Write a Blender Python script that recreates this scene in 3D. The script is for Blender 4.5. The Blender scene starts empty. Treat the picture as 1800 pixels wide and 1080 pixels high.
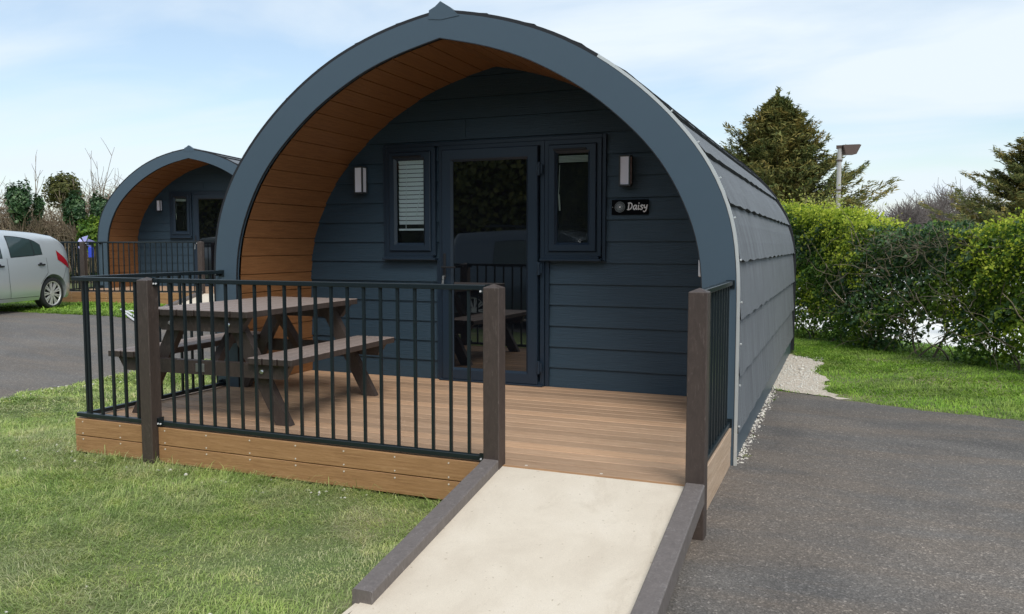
import bpy, bmesh, math, random
import numpy as np
from mathutils import Vector, Matrix
random.seed(7); rng = np.random.default_rng(11)
S = bpy.context.scene; COL = S.collection
# ------------------------------------------------------------------ camera
CAM = np.array([5.2243, -4.2573, 1.2731]); YAW, PITCH, FPX = .3887, -.0758, 1425.
F_ = np.array([-math.sin(YAW)*math.cos(PITCH), math.cos(YAW)*math.cos(PITCH), math.sin(PITCH)])
R_ = np.array([math.cos(YAW), math.sin(YAW), 0.]); U_ = np.cross(R_, F_)
cd = bpy.data.cameras.new('camera'); cam = bpy.data.objects.new('camera', cd); COL.objects.link(cam)
cam.matrix_world = Matrix(((R_[0], U_[0], -F_[0], CAM[0]), (R_[1], U_[1], -F_[1], CAM[1]), (R_[2], U_[2], -F_[2], CAM[2]), (0, 0, 0, 1)))
cd.sensor_width = 36; cd.lens = FPX*36/1800; cd.clip_start = .05; cd.clip_end = 3000
S.camera = cam
S.render.resolution_x = 1024; S.render.resolution_y = 614
def at(px, py, D):                         # a point D metres in front of the viewer
    return CAM + (F_ + R_*(px-900)/FPX - U_*(py-540)/FPX)*D
# ------------------------------------------------------------------ world and sun
SUN_EL, SUN_AZ = math.radians(50), math.radians(38)       # azimuth measured at -y, turned to -x
sund = Vector((math.sin(SUN_AZ)*math.cos(SUN_EL), -math.cos(SUN_AZ)*math.cos(SUN_EL), math.sin(SUN_EL)))
W = bpy.data.worlds.new('World'); S.world = W; W.use_nodes = True
nt = W.node_tree; nt.nodes.clear()
def nn(nt, t, **kw):
    n = nt.nodes.new(t)
    for k, v in kw.items():
        if k in n.inputs.keys() if hasattr(n.inputs, 'keys') else False: n.inputs[k].default_value = v
        else: setattr(n, k, v)
    return n
out = nn(nt, 'ShaderNodeOutputWorld'); bg = nn(nt, 'ShaderNodeBackground'); bg.inputs['Strength'].default_value = .115
sky = nn(nt, 'ShaderNodeTexSky'); sky.sky_type = 'NISHITA'; sky.sun_disc = False
sky.sun_elevation = SUN_EL; sky.sun_rotation = math.atan2(sund.x, sund.y)
sky.air_density = 1.2; sky.dust_density = 1.0; sky.ozone_density = 2.0
tc = nn(nt, 'ShaderNodeTexCoord'); sep = nn(nt, 'ShaderNodeSeparateXYZ'); nt.links.new(tc.outputs['Generated'], sep.inputs[0])
za = nn(nt, 'ShaderNodeMath', operation='ADD'); nt.links.new(sep.outputs['Z'], za.inputs[0]); za.inputs[1].default_value = .16
dx = nn(nt, 'ShaderNodeMath', operation='DIVIDE'); nt.links.new(sep.outputs['X'], dx.inputs[0]); nt.links.new(za.outputs[0], dx.inputs[1])
dy = nn(nt, 'ShaderNodeMath', operation='DIVIDE'); nt.links.new(sep.outputs['Y'], dy.inputs[0]); nt.links.new(za.outputs[0], dy.inputs[1])
cmb = nn(nt, 'ShaderNodeCombineXYZ'); nt.links.new(dx.outputs[0], cmb.inputs[0]); nt.links.new(dy.outputs[0], cmb.inputs[1])
mp = nn(nt, 'ShaderNodeMapping'); mp.inputs['Rotation'].default_value = (0, 0, .75); mp.inputs['Scale'].default_value = (.55, 1.05, 1); mp.inputs['Location'].default_value = (3.1, .4, 0)
nt.links.new(cmb.outputs[0], mp.inputs[0])
no = nn(nt, 'ShaderNodeTexNoise'); no.inputs['Scale'].default_value = 1.15; no.inputs['Detail'].default_value = 7; no.inputs['Roughness'].default_value = .5; no.inputs['Distortion'].default_value = .5
nt.links.new(mp.outputs[0], no.inputs['Vector'])
cr = nn(nt, 'ShaderNodeValToRGB'); cr.color_ramp.elements[0].position = .36; cr.color_ramp.elements[0].color = (.22,)*3+(1,); cr.color_ramp.elements[1].position = .60; cr.color_ramp.elements[1].color = (1.,)*3+(1,)
nt.links.new(no.outputs['Fac'], cr.inputs[0])
mx = nn(nt, 'ShaderNodeMix', data_type='RGBA'); nt.links.new(cr.outputs[0], mx.inputs[0]); nt.links.new(sky.outputs[0], mx.inputs[6]); mx.inputs[7].default_value = (5.15, 5.75, 6.25, 1)
nt.links.new(mx.outputs[2], bg.inputs['Color']); nt.links.new(bg.outputs[0], out.inputs['Surface'])
ld = bpy.data.lights.new('sun', 'SUN'); lo = bpy.data.objects.new('sun', ld); COL.objects.link(lo)
ld.energy = 1.5; ld.angle = math.radians(28); ld.color = (1, .95, .87)
lo.rotation_euler = sund.to_track_quat('Z', 'Y').to_euler(); lo.location = (0, -10, 20)
S.view_settings.view_transform = 'Standard'; S.view_settings.look = 'None'; S.view_settings.exposure = 0.52; S.view_settings.gamma = 1
S.render.engine = 'CYCLES'
# ------------------------------------------------------------------ material helpers
class M:
    def __init__(s, name):
        s.m = bpy.data.materials.new(name); s.m.use_nodes = True; s.t = s.m.node_tree; s.t.nodes.clear()
        s.o = s.n('ShaderNodeOutputMaterial'); s.p = s.n('ShaderNodeBsdfPrincipled'); s.l(s.p.outputs[0], s.o.inputs[0])
        s.tc = s.n('ShaderNodeTexCoord')
    def n(s, t, **kw):
        n = s.t.nodes.new(t)
        for k, v in kw.items(): setattr(n, k, v)
        return n
    def l(s, a, b): s.t.links.new(a, b)
    def set(s, **kw):
        for k, v in kw.items(): s.p.inputs[k.replace('_', ' ')].default_value = v
        return s
    def mapped(s, scale=(1, 1, 1), src='Object', rot=(0, 0, 0)):
        m = s.n('ShaderNodeMapping'); m.inputs['Scale'].default_value = scale; m.inputs['Rotation'].default_value = rot
        s.l(s.tc.outputs[src], m.inputs[0]); return m.outputs[0]
    def noise(s, vec=None, scale=5, detail=4, rough=.55, dist=0):
        n = s.n('ShaderNodeTexNoise'); n.inputs['Scale'].default_value = scale; n.inputs['Detail'].default_value = detail
        n.inputs['Roughness'].default_value = rough; n.inputs['Distortion'].default_value = dist
        s.l(vec if vec is not None else s.tc.outputs['Object'], n.inputs['Vector']); return n.outputs['Fac']
    def ramp(s, fac, stops):
        r = s.n('ShaderNodeValToRGB'); e = r.color_ramp.elements
        while len(e) < len(stops): e.new(.5)
        for i, (p, c) in enumerate(stops): e[i].position = p; e[i].color = (tuple(c)+(1,)) if len(c) == 3 else c
        s.l(fac, r.inputs[0]); return r.outputs[0]
    def mix(s, fac, a, b, mode='MIX'):
        x = s.n('ShaderNodeMix', data_type='RGBA', blend_type=mode)
        for v, i in ((fac, 0), (a, 6), (b, 7)):
            if isinstance(v, (int, float)): x.inputs[i].default_value = v
            elif isinstance(v, tuple): x.inputs[i].default_value = v+(1,) if len(v) == 3 else v
            else: s.l(v, x.inputs[i])
        return x.outputs[2]
    def math(s, op, a, b=None):
        x = s.n('ShaderNodeMath', operation=op)
        for v, i in ((a, 0), (b, 1)):
            if v is None: continue
            if isinstance(v, (int, float)): x.inputs[i].default_value = v
            else: s.l(v, x.inputs[i])
        return x.outputs[0]
    def col(s, c): s.l(c, s.p.inputs['Base Color']); return s
    def bump(s, h, strength=.3, dist=.01):
        b = s.n('ShaderNodeBump'); b.inputs['Strength'].default_value = strength; b.inputs['Distance'].default_value = dist
        s.l(h, b.inputs['Height']); s.l(b.outputs[0], s.p.inputs['Normal']); return s
    def island(s): return s.n('ShaderNodeNewGeometry').outputs['Random Per Island']
def g3(v): return (v, v, v)
def painted(name, c, grain=(2, 30, 30), rough=.55, gs=.25, var=.12):
    m = M(name); n = m.noise(m.mapped(grain), 6, 5, .6, .6); big = m.noise(None, 1.3, 3)
    a = tuple(x*(1-var) for x in c); b = tuple(x*(1+var) for x in c)
    m.col(m.mix(big, m.mix(n, a, b), b)); m.set(Roughness=rough); m.bump(n, gs, .004); return m.m
NAVY = (.028, .062, .100)
m_siding = painted('siding_navy', (.0225, .047, .070), (.9, 24, 22), .5, 1.0, .30)
m_frame = painted('frame_navy', (.0145, .029, .049), (4, 4, 4), .38, .05, .06)
m_arch = painted('arch_blue_grey', (.062, .097, .130), (3, 3, 3), .42, .06, .06)
m_trimdark = painted('dark_rubber', (.012, .014, .018), rough=.6)
m_black = painted('black_metal', (.010, .017, .021), (20, 20, 20), .32, .03, .1)
m_steel = M('galvanised_steel').set(Base_Color=(.62, .64, .64, 1), Metallic=.9, Roughness=.35).m
m_alu = M('aluminium_trim').set(Base_Color=(.72, .75, .74, 1), Metallic=.5, Roughness=.45).m
m_white = M('white_plastic').set(Base_Color=(.8, .8, .82, 1), Roughness=.35).m
m_screw = M('screw_head').set(Base_Color=(.72, .66, .58, 1), Roughness=.4).m
m_chrome = M('chrome').set(Base_Color=(.8, .8, .8, 1), Metallic=1., Roughness=.18).m
def wood(name, cols, axis, plank=None, rough=.6, bs=.35, strength=1.0):
    m = M(name); sc = {'x': (1.2, 22, 22), 'y': (22, 1.2, 22), 'z': (22, 22, 1.2)}[axis]
    sep = m.n('ShaderNodeSeparateXYZ'); m.l(m.tc.outputs['Object'], sep.inputs[0])
    n = m.noise(m.mapped(sc), 3.2, 6, .65, .9); c = m.ramp(n, [(.28, cols[0]), (.5, cols[1]), (.74, cols[2])])
    f = m.noise(m.mapped(tuple(x*4 for x in sc)), 5, 3, .6); c = m.mix(.35, c, m.ramp(f, [(.3, g3(.55)), (.7, g3(1.25))]), 'MULTIPLY')
    if plank:
        ax, w, off = plank
        k = m.math('FLOOR', m.math('DIVIDE', m.math('ADD', sep.outputs[ax], off), w)); wn = m.n('ShaderNodeTexWhiteNoise', noise_dimensions='1D'); m.l(k, wn.inputs['W'])
        c = m.mix(.8, c, m.ramp(wn.outputs['Value'], [(0, g3(.64)), (.5, g3(.95)), (1, (1.25, 1.18, 1.1))]), 'MULTIPLY')
    m.col(c); m.set(Roughness=rough); m.bump(n, bs, .004); return m
m_deck = wood('decking_boards', [(.42, .262, .16), (.53, .345, .218), (.64, .44, .295)], 'x', (1, .1355, 5.3993)).m
m_fascia = wood('fascia_board', [(.30, .155, .068), (.40, .215, .095), (.50, .285, .14)], 'x', None, .6).m
m_fascia_side = wood('weathered_board', [(.42, .29, .19), (.55, .40, .28), (.62, .48, .36)], 'y', None, .6).m
m_soffit = wood('soffit_boards', [(.175, .074, .025), (.24, .106, .038), (.30, .14, .054)], 'y', None, .5, .2).m
def plastic_timber(name, base, scuff):
    m = M(name); n = m.noise(m.mapped((14, 14, 5)), 3, 6, .65, 1.2); s = m.noise(m.mapped((5, 5, 1.6)), 3, 10, .74, 3.5)
    c = m.ramp(n, [(.25, tuple(x*.7 for x in base)), (.6, base), (.85, tuple(x*1.5 for x in base))])
    c = m.mix(m.ramp(s, [(.56, g3(0)), (.74, g3(.5))]), c, scuff); m.col(c)
    fine = m.noise(None, 160, 3, .6); m.set(Roughness=.52); m.bump(fine, .25, .002); return m.m
m_post = plastic_timber('recycled_plastic_brown', (.068, .050, .043), (.28, .23, .205))
m_kerb = plastic_timber('recycled_plastic_grey', (.165, .143, .134), (.44, .41, .40))
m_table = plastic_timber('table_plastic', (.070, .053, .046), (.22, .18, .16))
m_tabletop = plastic_timber('table_top_plastic', (.32, .255, .225), (.54, .49, .46))  # paler version of the table plastic, for upward plank faces only
def ramp_mat():
    m = M('ramp_cream'); a = m.noise(None, 220, 4, .7); b = m.noise(None, 2.2, 6, .65, .4); c = m.noise(None, 55, 3, .5)
    col = m.ramp(b, [(.3, (.61, .525, .42)), (.55, (.70, .615, .50)), (.8, (.76, .68, .57))])
    col = m.mix(.5, col, m.ramp(a, [(.25, g3(.72)), (.7, g3(1.12))]), 'MULTIPLY')
    col = m.mix(m.ramp(c, [(.68, g3(0)), (.74, g3(.55))]), col, (.3, .22, .13)); st = m.noise(m.mapped((1, .45, 1)), 3.5, 9, .75, 1.2); col = m.mix(m.ramp(st, [(.55, g3(0)), (.75, g3(.35))]), col, (.42, .34, .25)); m.col(col); m.set(Roughness=.85); m.bump(a, .5, .003); return m.m
m_ramp = ramp_mat()
def asphalt(name, lo, hi):
    m = M(name); v = m.n('ShaderNodeTexVoronoi'); v.inputs['Scale'].default_value = 95; m.l(m.tc.outputs['Object'], v.inputs['Vector'])
    sp = m.ramp(m.noise(None, 130, 3, .7), [(.3, g3(.45)), (.55, g3(1.)), (.72, g3(1.9))])
    st = m.ramp(m.math('FRACT', m.math('MULTIPLY', m.n('ShaderNodeTexWhiteNoise').outputs['Value'], 1.)), [(0, g3(.7)), (1, g3(1.4))])
    wn = m.n('ShaderNodeTexWhiteNoise'); m.l(v.outputs['Position'], wn.inputs['Vector']); st = m.ramp(wn.outputs['Value'], [(0, g3(.72)), (.9, g3(1.1)), (.98, g3(1.9))])
    big = m.noise(None, .9, 5, .6, .5); mid = m.noise(m.mapped((1, 3.5, 1)), .7, 5, .6, .3)
    c = m.ramp(big, [(.3, lo), (.7, hi)]); c = m.mix(m.ramp(mid, [(.42, g3(0)), (.62, g3(.45))]), c, (hi[0]*1.22, hi[1]*1.04, hi[2]*.86))
    c = m.mix(.85, c, sp, 'MULTIPLY'); c = m.mix(.8, c, st, 'MULTIPLY'); m.col(c); m.set(Roughness=.8)
    m.bump(v.outputs['Distance'], .55, .006); return m.m
m_asphalt = asphalt('asphalt', (.098, .091, .086), (.180, .163, .147))
m_asphalt2 = asphalt('asphalt_lane', (.115, .106, .098), (.180, .165, .15))
def gravelm(name, a, b):
    m = M(name); v = m.n('ShaderNodeTexVoronoi'); v.inputs['Scale'].default_value = 45; m.l(m.tc.outputs['Object'], v.inputs['Vector'])
    wn = m.n('ShaderNodeTexWhiteNoise'); m.l(v.outputs['Position'], wn.inputs['Vector'])
    m.col(m.ramp(wn.outputs['Value'], [(0, a), (1, b)])); m.set(Roughness=.9); m.bump(v.outputs['Distance'], .8, .012); return m.m
m_gravel = gravelm('pale_gravel', (.50, .43, .35), (.72, .64, .54))
m_yard = M('pale_yard').set(Base_Color=(.88, .88, .86, 1), Roughness=.9).m
def stones_mat():
    m = M('chalk_stones'); m.col(m.ramp(m.island(), [(0, (.10, .09, .09)), (.25, (.16, .14, .13)), (.3, (.55, .5, .44)), (1, (.82, .78, .7))])); m.set(Roughness=.85); return m.m
m_stones = stones_mat()
m_chalk = M('chalk').set(Base_Color=(.72, .69, .62, 1), Roughness=.9).m
def soil():
    m = M('lawn_soil'); a = m.noise(None, 1.1, 6, .6, .4); b = m.noise(None, 35, 4, .7)
    c = m.ramp(a, [(.3, (.10, .15, .04)), (.55, (.15, .18, .065)), (.72, (.36, .30, .19))])
    c = m.mix(.7, c, m.ramp(b, [(.3, g3(.5)), (.7, g3(1.4))]), 'MULTIPLY'); m.col(c); m.set(Roughness=.95); m.bump(b, .8, .02); return m.m
m_soil = soil()
def leafm(name, stops, patch=None, trans=.3, rough=.55, pscale=1.2):
    m = M(name); c = m.ramp(m.island(), stops)
    if patch:
        p = m.noise(None, pscale, 5, .6, .3); c = m.mix(m.ramp(p, [(.42, g3(0)), (.66, g3(1))]), c, m.ramp(m.island(), patch))
    c = m.mix(1., c, m.ramp(m.noise(None, pscale*3.1, 4, .6, .4), [(.3, (.62, .72, .60)), (.5, g3(1.)), (.7, (1.3, 1.2, 1.15))]), 'MULTIPLY')
    m.col(c); m.set(Roughness=rough); m.p.inputs['Specular IOR Level'].default_value = .3
    t = m.n('ShaderNodeBsdfTranslucent'); m.l(c, t.inputs[0]); x = m.n('ShaderNodeMixShader'); x.inputs[0].default_value = trans
    m.l(m.p.outputs[0], x.inputs[1]); m.l(t.outputs[0], x.inputs[2]); m.l(x.outputs[0], m.o.inputs[0]); return m.m
m_grass = leafm('grass_blades', [(0, (.25, .37, .08)), (.45, (.38, .51, .14)), (.8, (.53, .63, .22)), (1, (.64, .62, .33))], [(0, (.33, .40, .15)), (.5, (.47, .52, .23)), (1, (.66, .62, .40))], .3, .6, 1.5)
m_grass2 = leafm('grass_bright', [(0, (.15, .30, .03)), (.5, (.25, .44, .05)), (1, (.36, .56, .09))], [(0, (.17, .28, .04)), (1, (.38, .50, .13))], .35)
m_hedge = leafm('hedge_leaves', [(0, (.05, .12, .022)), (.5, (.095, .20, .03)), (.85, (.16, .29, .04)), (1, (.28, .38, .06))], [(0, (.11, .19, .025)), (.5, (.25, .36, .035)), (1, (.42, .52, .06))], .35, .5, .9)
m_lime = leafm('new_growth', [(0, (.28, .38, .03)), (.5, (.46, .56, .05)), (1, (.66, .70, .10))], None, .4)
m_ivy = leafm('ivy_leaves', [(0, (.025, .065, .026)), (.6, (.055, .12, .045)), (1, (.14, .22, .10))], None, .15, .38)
m_olive = leafm('olive_leaves', [(0, (.06, .075, .02)), (.6, (.12, .13, .035)), (1, (.20, .20, .06))], None, .25)
m_conifer = leafm('cypress_sprays', [(0, (.05, .085, .03)), (.5, (.12, .15, .045)), (1, (.24, .23, .07))], [(0, (.11, .12, .035)), (.6, (.26, .21, .055)), (1, (.40, .29, .09))], .15, .7, 1.1)
m_shrub = leafm('shrub_leaves', [(0, (.17, .2, .04)), (.5, (.30, .33, .07)), (1, (.42, .42, .12))], None, .35)
def barkm(name, a, b):
    m = M(name); m.col(m.mix(.5, m.ramp(m.noise(None, 12, 4), [(.3, a), (.7, b)]), m.ramp(m.island(), [(0, a), (1, b)]))); m.set(Roughness=.9); return m.m
m_twig = barkm('twigs', (.12, .085, .055), (.38, .30, .21)); m_bark = barkm('bark', (.06, .045, .035), (.14, .11, .085)); m_far = barkm('far_twigs', (.13, .108, .10), (.22, .19, .175)); m_hedgetwig = barkm('hedge_twigs', (.10, .08, .055), (.30, .25, .18))
m_pole = painted('pole_grey', (.36, .35, .33), rough=.8); m_rust = painted('rusty_lamp', (.07, .045, .035), rough=.6)
def shingle():
    m = M('mineral_felt'); g = m.noise(None, 300, 2, .7); s = m.noise(m.mapped((6, 34, .7)), 1.3, 4, .6, .3); b = m.noise(None, 1.6, 4)
    c = m.ramp(g, [(.3, (.085, .094, .105)), (.55, (.165, .18, .197)), (.8, (.32, .34, .36))]); c = m.mix(.75, c, m.ramp(s, [(.35, g3(.68)), (.65, g3(1.3))]), 'MULTIPLY')
    c = m.mix(.3, c, m.ramp(b, [(.3, g3(.75)), (.7, g3(1.2))]), 'MULTIPLY')
    m.col(c); m.set(Roughness=.9); m.bump(m.math('ADD', s, m.math('MULTIPLY', g, .35)), .5, .008); return m.m
m_shingle = shingle()
m_feltedge = M('felt_edge').set(Base_Color=(.03, .033, .036, 1), Roughness=.95).m
m_glass = M('dark_glass').set(Base_Color=(.004, .005, .007, 1), Roughness=.015, IOR=2.1).m
def thin_glass():
    m = M('thin_glass'); tr = m.n('ShaderNodeBsdfTransparent'); tr.inputs[0].default_value = (.95, .98, .98, 1); gl = m.n('ShaderNodeBsdfGlossy'); gl.inputs['Roughness'].default_value = .01
    f = m.n('ShaderNodeFresnel'); f.inputs[0].default_value = 1.42; x = m.n('ShaderNodeMixShader'); m.l(f.outputs[0], x.inputs[0]); m.l(tr.outputs[0], x.inputs[1]); m.l(gl.outputs[0], x.inputs[2]); m.l(x.outputs[0], m.o.inputs[0]); return m.m
m_thin = thin_glass()
m_dark = M('dark_interior').set(Base_Color=(.006, .007, .009, 1), Roughness=.9).m
m_blind = M('blind_slats').set(Base_Color=(.93, .96, .95, 1), Roughness=.5).m
m_diff = M('lamp_diffuser').set(Base_Color=(.88, .89, 1., 1), Roughness=.4).m
m_sign = M('sign_black').set(Base_Color=(.002, .003, .005, 1), Roughness=.8, Specular_IOR_Level=.1).m
m_signw = M('sign_white').set(Base_Color=(.85, .85, .86, 1), Roughness=.5).m
m_signg = M('sign_grey').set(Base_Color=(.35, .40, .42, 1), Roughness=.5).m
def paint(name, c, metal=.6, rough=.28):
    m = M(name); m.set(Base_Color=c+(1,), Metallic=metal, Roughness=rough); m.p.inputs['Coat Weight'].default_value = .6; m.p.inputs['Coat Roughness'].default_value = .05; return m.m
m_silver = paint('silver_paint', (.62, .66, .68), .45); m_vanp = paint('dark_blue_paint', (.08, .11, .14), .4)
m_carglass = M('car_glass').set(Base_Color=(.035, .06, .06, 1), Roughness=.05, IOR=1.6).m
m_tyre = painted('tyre_rubber', (.022, .022, .023), rough=.85); m_red = M('tail_light').set(Base_Color=(.35, .01, .02, 1), Roughness=.15).m
m_alloy = M('alloy').set(Base_Color=(.78, .78, .78, 1), Metallic=.5, Roughness=.35).m
m_blue = M('blue_plastic').set(Base_Color=(.04, .09, .75, 1), Roughness=.4).m; m_lilac = M('lilac_plastic').set(Base_Color=(.45, .46, .85, 1), Roughness=.4).m
# ------------------------------------------------------------------ object helpers
ORG = {}
def tag(o, label=None, cat=None, group=None, kind=None):
    if label: o['label'] = label
    if cat: o['category'] = cat
    if group: o['group'] = group
    if kind: o['kind'] = kind
    return o
def thing(name, label, cat, loc=(0, 0, 0), group=None):
    o = bpy.data.objects.new(name, None); o.empty_display_size = .1; COL.objects.link(o); o.location = loc; ORG[o.name] = Vector(loc); return tag(o, label, cat, group)
def link(name, me, parent, mats, smooth=False, org=None):
    o = bpy.data.objects.new(name, me); COL.objects.link(o)
    for m in (mats if isinstance(mats, (list, tuple)) else [mats]): me.materials.append(m)
    if parent is not None: o.parent = parent; off = ORG[parent.name]
    else: off = Vector(org or (0, 0, 0)); o.location = off
    ORG[o.name] = off.copy()
    if off.length > 0: me.transform(Matrix.Translation(-off))
    if smooth: me.shade_smooth()
    return o
class MB:
    def __init__(s): s.b = bmesh.new()
    def box(s, x0, x1, y0, y1, z0, z1, mi=0, bev=0, mat=None):
        r = bmesh.ops.create_cube(s.b, size=1); vs = r['verts']
        for v in vs: v.co = Vector(((x0+x1)/2+v.co.x*(x1-x0), (y0+y1)/2+v.co.y*(y1-y0), (z0+z1)/2+v.co.z*(z1-z0)))
        fs = list({f for v in vs for f in v.link_faces})
        for f in fs: f.material_index = mi
        if bev:
            es = list({e for v in vs for e in v.link_edges}); q = bmesh.ops.bevel(s.b, geom=es+vs, offset=bev, segments=1, affect='EDGES', profile=.5)
            vs = list({v for f in q['faces'] for v in f.verts} | {v for v in vs if v.is_valid})
        if mat is not None: bmesh.ops.transform(s.b, matrix=mat, verts=vs)
        return s
    def prism(s, poly, ax, a, b, mi=0, mat=None):       # poly in the plane normal to ax, extruded a..b
        def P(p, t): return {'y': Vector((p[0], t, p[1])), 'x': Vector((t, p[0], p[1])), 'z': Vector((p[0], p[1], t))}[ax]
        A = [s.b.verts.new(P(p, a)) for p in poly]; B = [s.b.verts.new(P(p, b)) for p in poly]; n = len(poly); fs = [s.b.faces.new(A), s.b.faces.new(B[::-1])]
        for i in range(n): fs.append(s.b.faces.new((A[i], B[i], B[(i+1) % n], A[(i+1) % n])))
        for f in fs: f.material_index = mi
        if mat is not None: bmesh.ops.transform(s.b, matrix=mat, verts=A+B)
        return s
    def cyl(s, p0, p1, r0, r1=None, seg=12, mi=0):
        r1 = r0 if r1 is None else r1; p0, p1 = Vector(p0), Vector(p1); d = p1-p0
        q = d.to_track_quat('Z', 'Y').to_matrix().to_4x4(); m = Matrix.Translation((p0+p1)/2) @ q
        r = bmesh.ops.create_cone(s.b, cap_ends=True, segments=seg, radius1=r0, radius2=r1, depth=d.length, matrix=m)
        for f in {f for v in r['verts'] for f in v.link_faces}: f.material_index = mi
        return s
    def poly(s, pts, mi=0):
        f = s.b.faces.new([s.b.verts.new(p) for p in pts]); f.material_index = mi; return s
    def ring(s, x0, x1, z0, z1, w, y0, y1, ch=.008, mi=0):   # mitred frame in the xz plane, front at y0
        L = [(0, y1), (0, y0+ch*.3), (ch*.3, y0), (w-ch, y0), (w, y0+ch), (w, y1)]; R = []
        for o, y in L: R.append([s.b.verts.new((x, y, z)) for x, z in ((x0+o, z0+o), (x1-o, z0+o), (x1-o, z1-o), (x0+o, z1-o))])
        for a, b in zip(R, R[1:]):
            for i in range(4): s.b.faces.new((a[i], a[(i+1) % 4], b[(i+1) % 4], b[i])).material_index = mi
        return s
    def tops(s):  # upward faces paler; sides coloured darker so gaps between planks read as shade
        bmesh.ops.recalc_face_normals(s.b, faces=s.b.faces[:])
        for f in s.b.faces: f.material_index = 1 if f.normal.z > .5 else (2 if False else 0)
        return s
    def build(s, name, parent, mats, smooth=False, org=None):
        bmesh.ops.recalc_face_normals(s.b, faces=s.b.faces[:]); me = bpy.data.meshes.new(name); s.b.to_mesh(me); s.b.free()
        return link(name, me, parent, mats, smooth, org)
def mesh_np(name, V, Fc, mats, parent=None, org=None, smooth=False, mi=None):
    V = np.asarray(V, np.float32); Fc = np.asarray(Fc, np.int32); k = Fc.shape[1]; me = bpy.data.meshes.new(name)
    me.vertices.add(len(V)); me.vertices.foreach_set('co', V.ravel()); me.loops.add(Fc.size); me.loops.foreach_set('vertex_index', Fc.ravel())
    me.polygons.add(len(Fc)); me.polygons.foreach_set('loop_start', np.arange(len(Fc), dtype=np.int32)*k)
    if mi is not None: me.polygons.foreach_set('material_index', mi)
    me.update(calc_edges=True); return link(name, me, parent, mats, smooth, org)
def tubes(P0, P1, r0, r1):                       # many three-sided segments
    P0, P1 = np.asarray(P0, float), np.asarray(P1, float); d = P1-P0; L = np.linalg.norm(d, axis=1, keepdims=True)+1e-9; d = d/L
    a = np.cross(d, np.where(np.abs(d[:, 2:3]) > .9, [[1., 0, 0]], [[0, 0, 1.]])); a /= np.linalg.norm(a, axis=1, keepdims=True)+1e-9; b = np.cross(d, a)
    V = []
    for P, r in ((P0, r0), (P1, r1)):
        r = np.asarray(r)[:, None]
        for k in range(3): t = k*2*math.pi/3; V.append(P+(a*math.cos(t)+b*math.sin(t))*r)
    V = np.stack(V, 1); n = len(P0); base = np.arange(n)[:, None]*6; Fc = np.concatenate([base+np.array([[i, (i+1) % 3, 3+(i+1) % 3, 3+i]]) for i in range(3)])
    return V.reshape(-1, 3), Fc
def unit(v): return v/(np.linalg.norm(v, axis=-1, keepdims=True)+1e-9)
def leaves(C, N, size, asp=.6, fold=.25, D=None):     # folded pointed leaves: 2 triangles -> one bent quad pair
    n = len(C); N = unit(N); T = unit(np.cross(N, unit(rng.normal(size=(n, 3))))) if D is None else unit(D-N*(D*N).sum(1, keepdims=True)); B = np.cross(N, T)
    s = np.asarray(size).reshape(-1, 1)*np.ones((n, 1)); f = s*fold
    V = np.stack([C-T*s*.5, C+B*s*.5*asp+N*f*.5-T*s*.08, C+T*s*.5, C-B*s*.5*asp+N*f*.5-T*s*.08], 1); b = np.arange(n)[:, None]*4
    return V.reshape(-1, 3), np.concatenate([b+np.array([[0, 1, 2]]), b+np.array([[0, 2, 3]])])
_ph = rng.uniform(0, 6.28, (12, 4)); _kv = rng.normal(size=(12, 3))
def wob(P, sc=1.):                                # cheap smooth noise, about -1..1
    P = np.asarray(P, float)*sc; r = np.zeros(len(P))
    for i in range(12): r += np.sin(P@(_kv[i]*(1+.35*i))+_ph[i, 0])/(1+.3*i)
    return r/3.
def copy_tree(o, parent=None, mw=None):
    c = o.copy(); COL.objects.link(c); c.parent = parent
    if mw is not None: c.matrix_world = mw
    for ch in [x for x in list(o.children)]: copy_tree(ch, c)
    return c
# ------------------------------------------------------------------ ground
def hgt(x): t = np.clip((-1.2-np.asarray(x, float))/6.3, 0, 1); return -.27+.33*t*t*(3-2*t)
def gh(x): x0 = math.floor(x/.5)*.5; t = (x-x0)/.5; return float(hgt(x0)*(1-t)+hgt(x0+.5)*t)
def sheet(name, poly, dz, mat, kind='structure', label=None):
    b = bmesh.new(); b.faces.new([b.verts.new((x, y, 0)) for x, y in poly]); xs = [p[0] for p in poly]
    x = math.ceil(max(min(xs), -9)/.5)*.5
    while x < min(max(xs), 0):
        bmesh.ops.bisect_plane(b, geom=b.verts[:]+b.edges[:]+b.faces[:], plane_co=(x, 0, 0), plane_no=(1, 0, 0)); x += .5
    bmesh.ops.triangulate(b, faces=b.faces[:])
    for v in b.verts: v.co.z = gh(v.co.x)+dz
    me = bpy.data.meshes.new(name); b.to_mesh(me); b.free(); o = link(name, me, None, mat); tag(o, label, None, None, kind)
    for p in me.polygons:
        if p.normal.z < 0: p.flip()
    return o
def rough_line(pts, step=.12, amp=.03):
    r = []
    for (x0, y0), (x1, y1) in zip(pts, pts[1:]):
        n = max(1, int(math.hypot(x1-x0, y1-y0)/step))
        for i in range(n):
            t = i/n; r.append((x0+(x1-x0)*t+random.gauss(0, amp), y0+(y1-y0)*t+random.gauss(0, amp)))
    return r+[pts[-1]]
b = [(-600, -600), (600, -600), (600, 600), (-600, 600)]
sheet('ground', b, 0, m_soil)
edge_r = rough_line([(4.5, 4.75), (4.8, 4.62), (5.29, 4.42), (5.84, 4.15), (6.74, 3.97), (9, 3.6), (14, 3.3)], .1, .02)
left_r = rough_line([(4.60, 4.6), (4.56, 3.6), (4.57, 2.6), (4.6, 1.75)], .08, .025)[::-1]
poly_r = [(4.52, 1.5), (4.5, -.02), (4.5, -1.75), (3.2, -1.8), (2.6, -3.2), (-2.4, -4.6), (-2.4, -14), (14, -14), (14, 3.3)]
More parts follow.
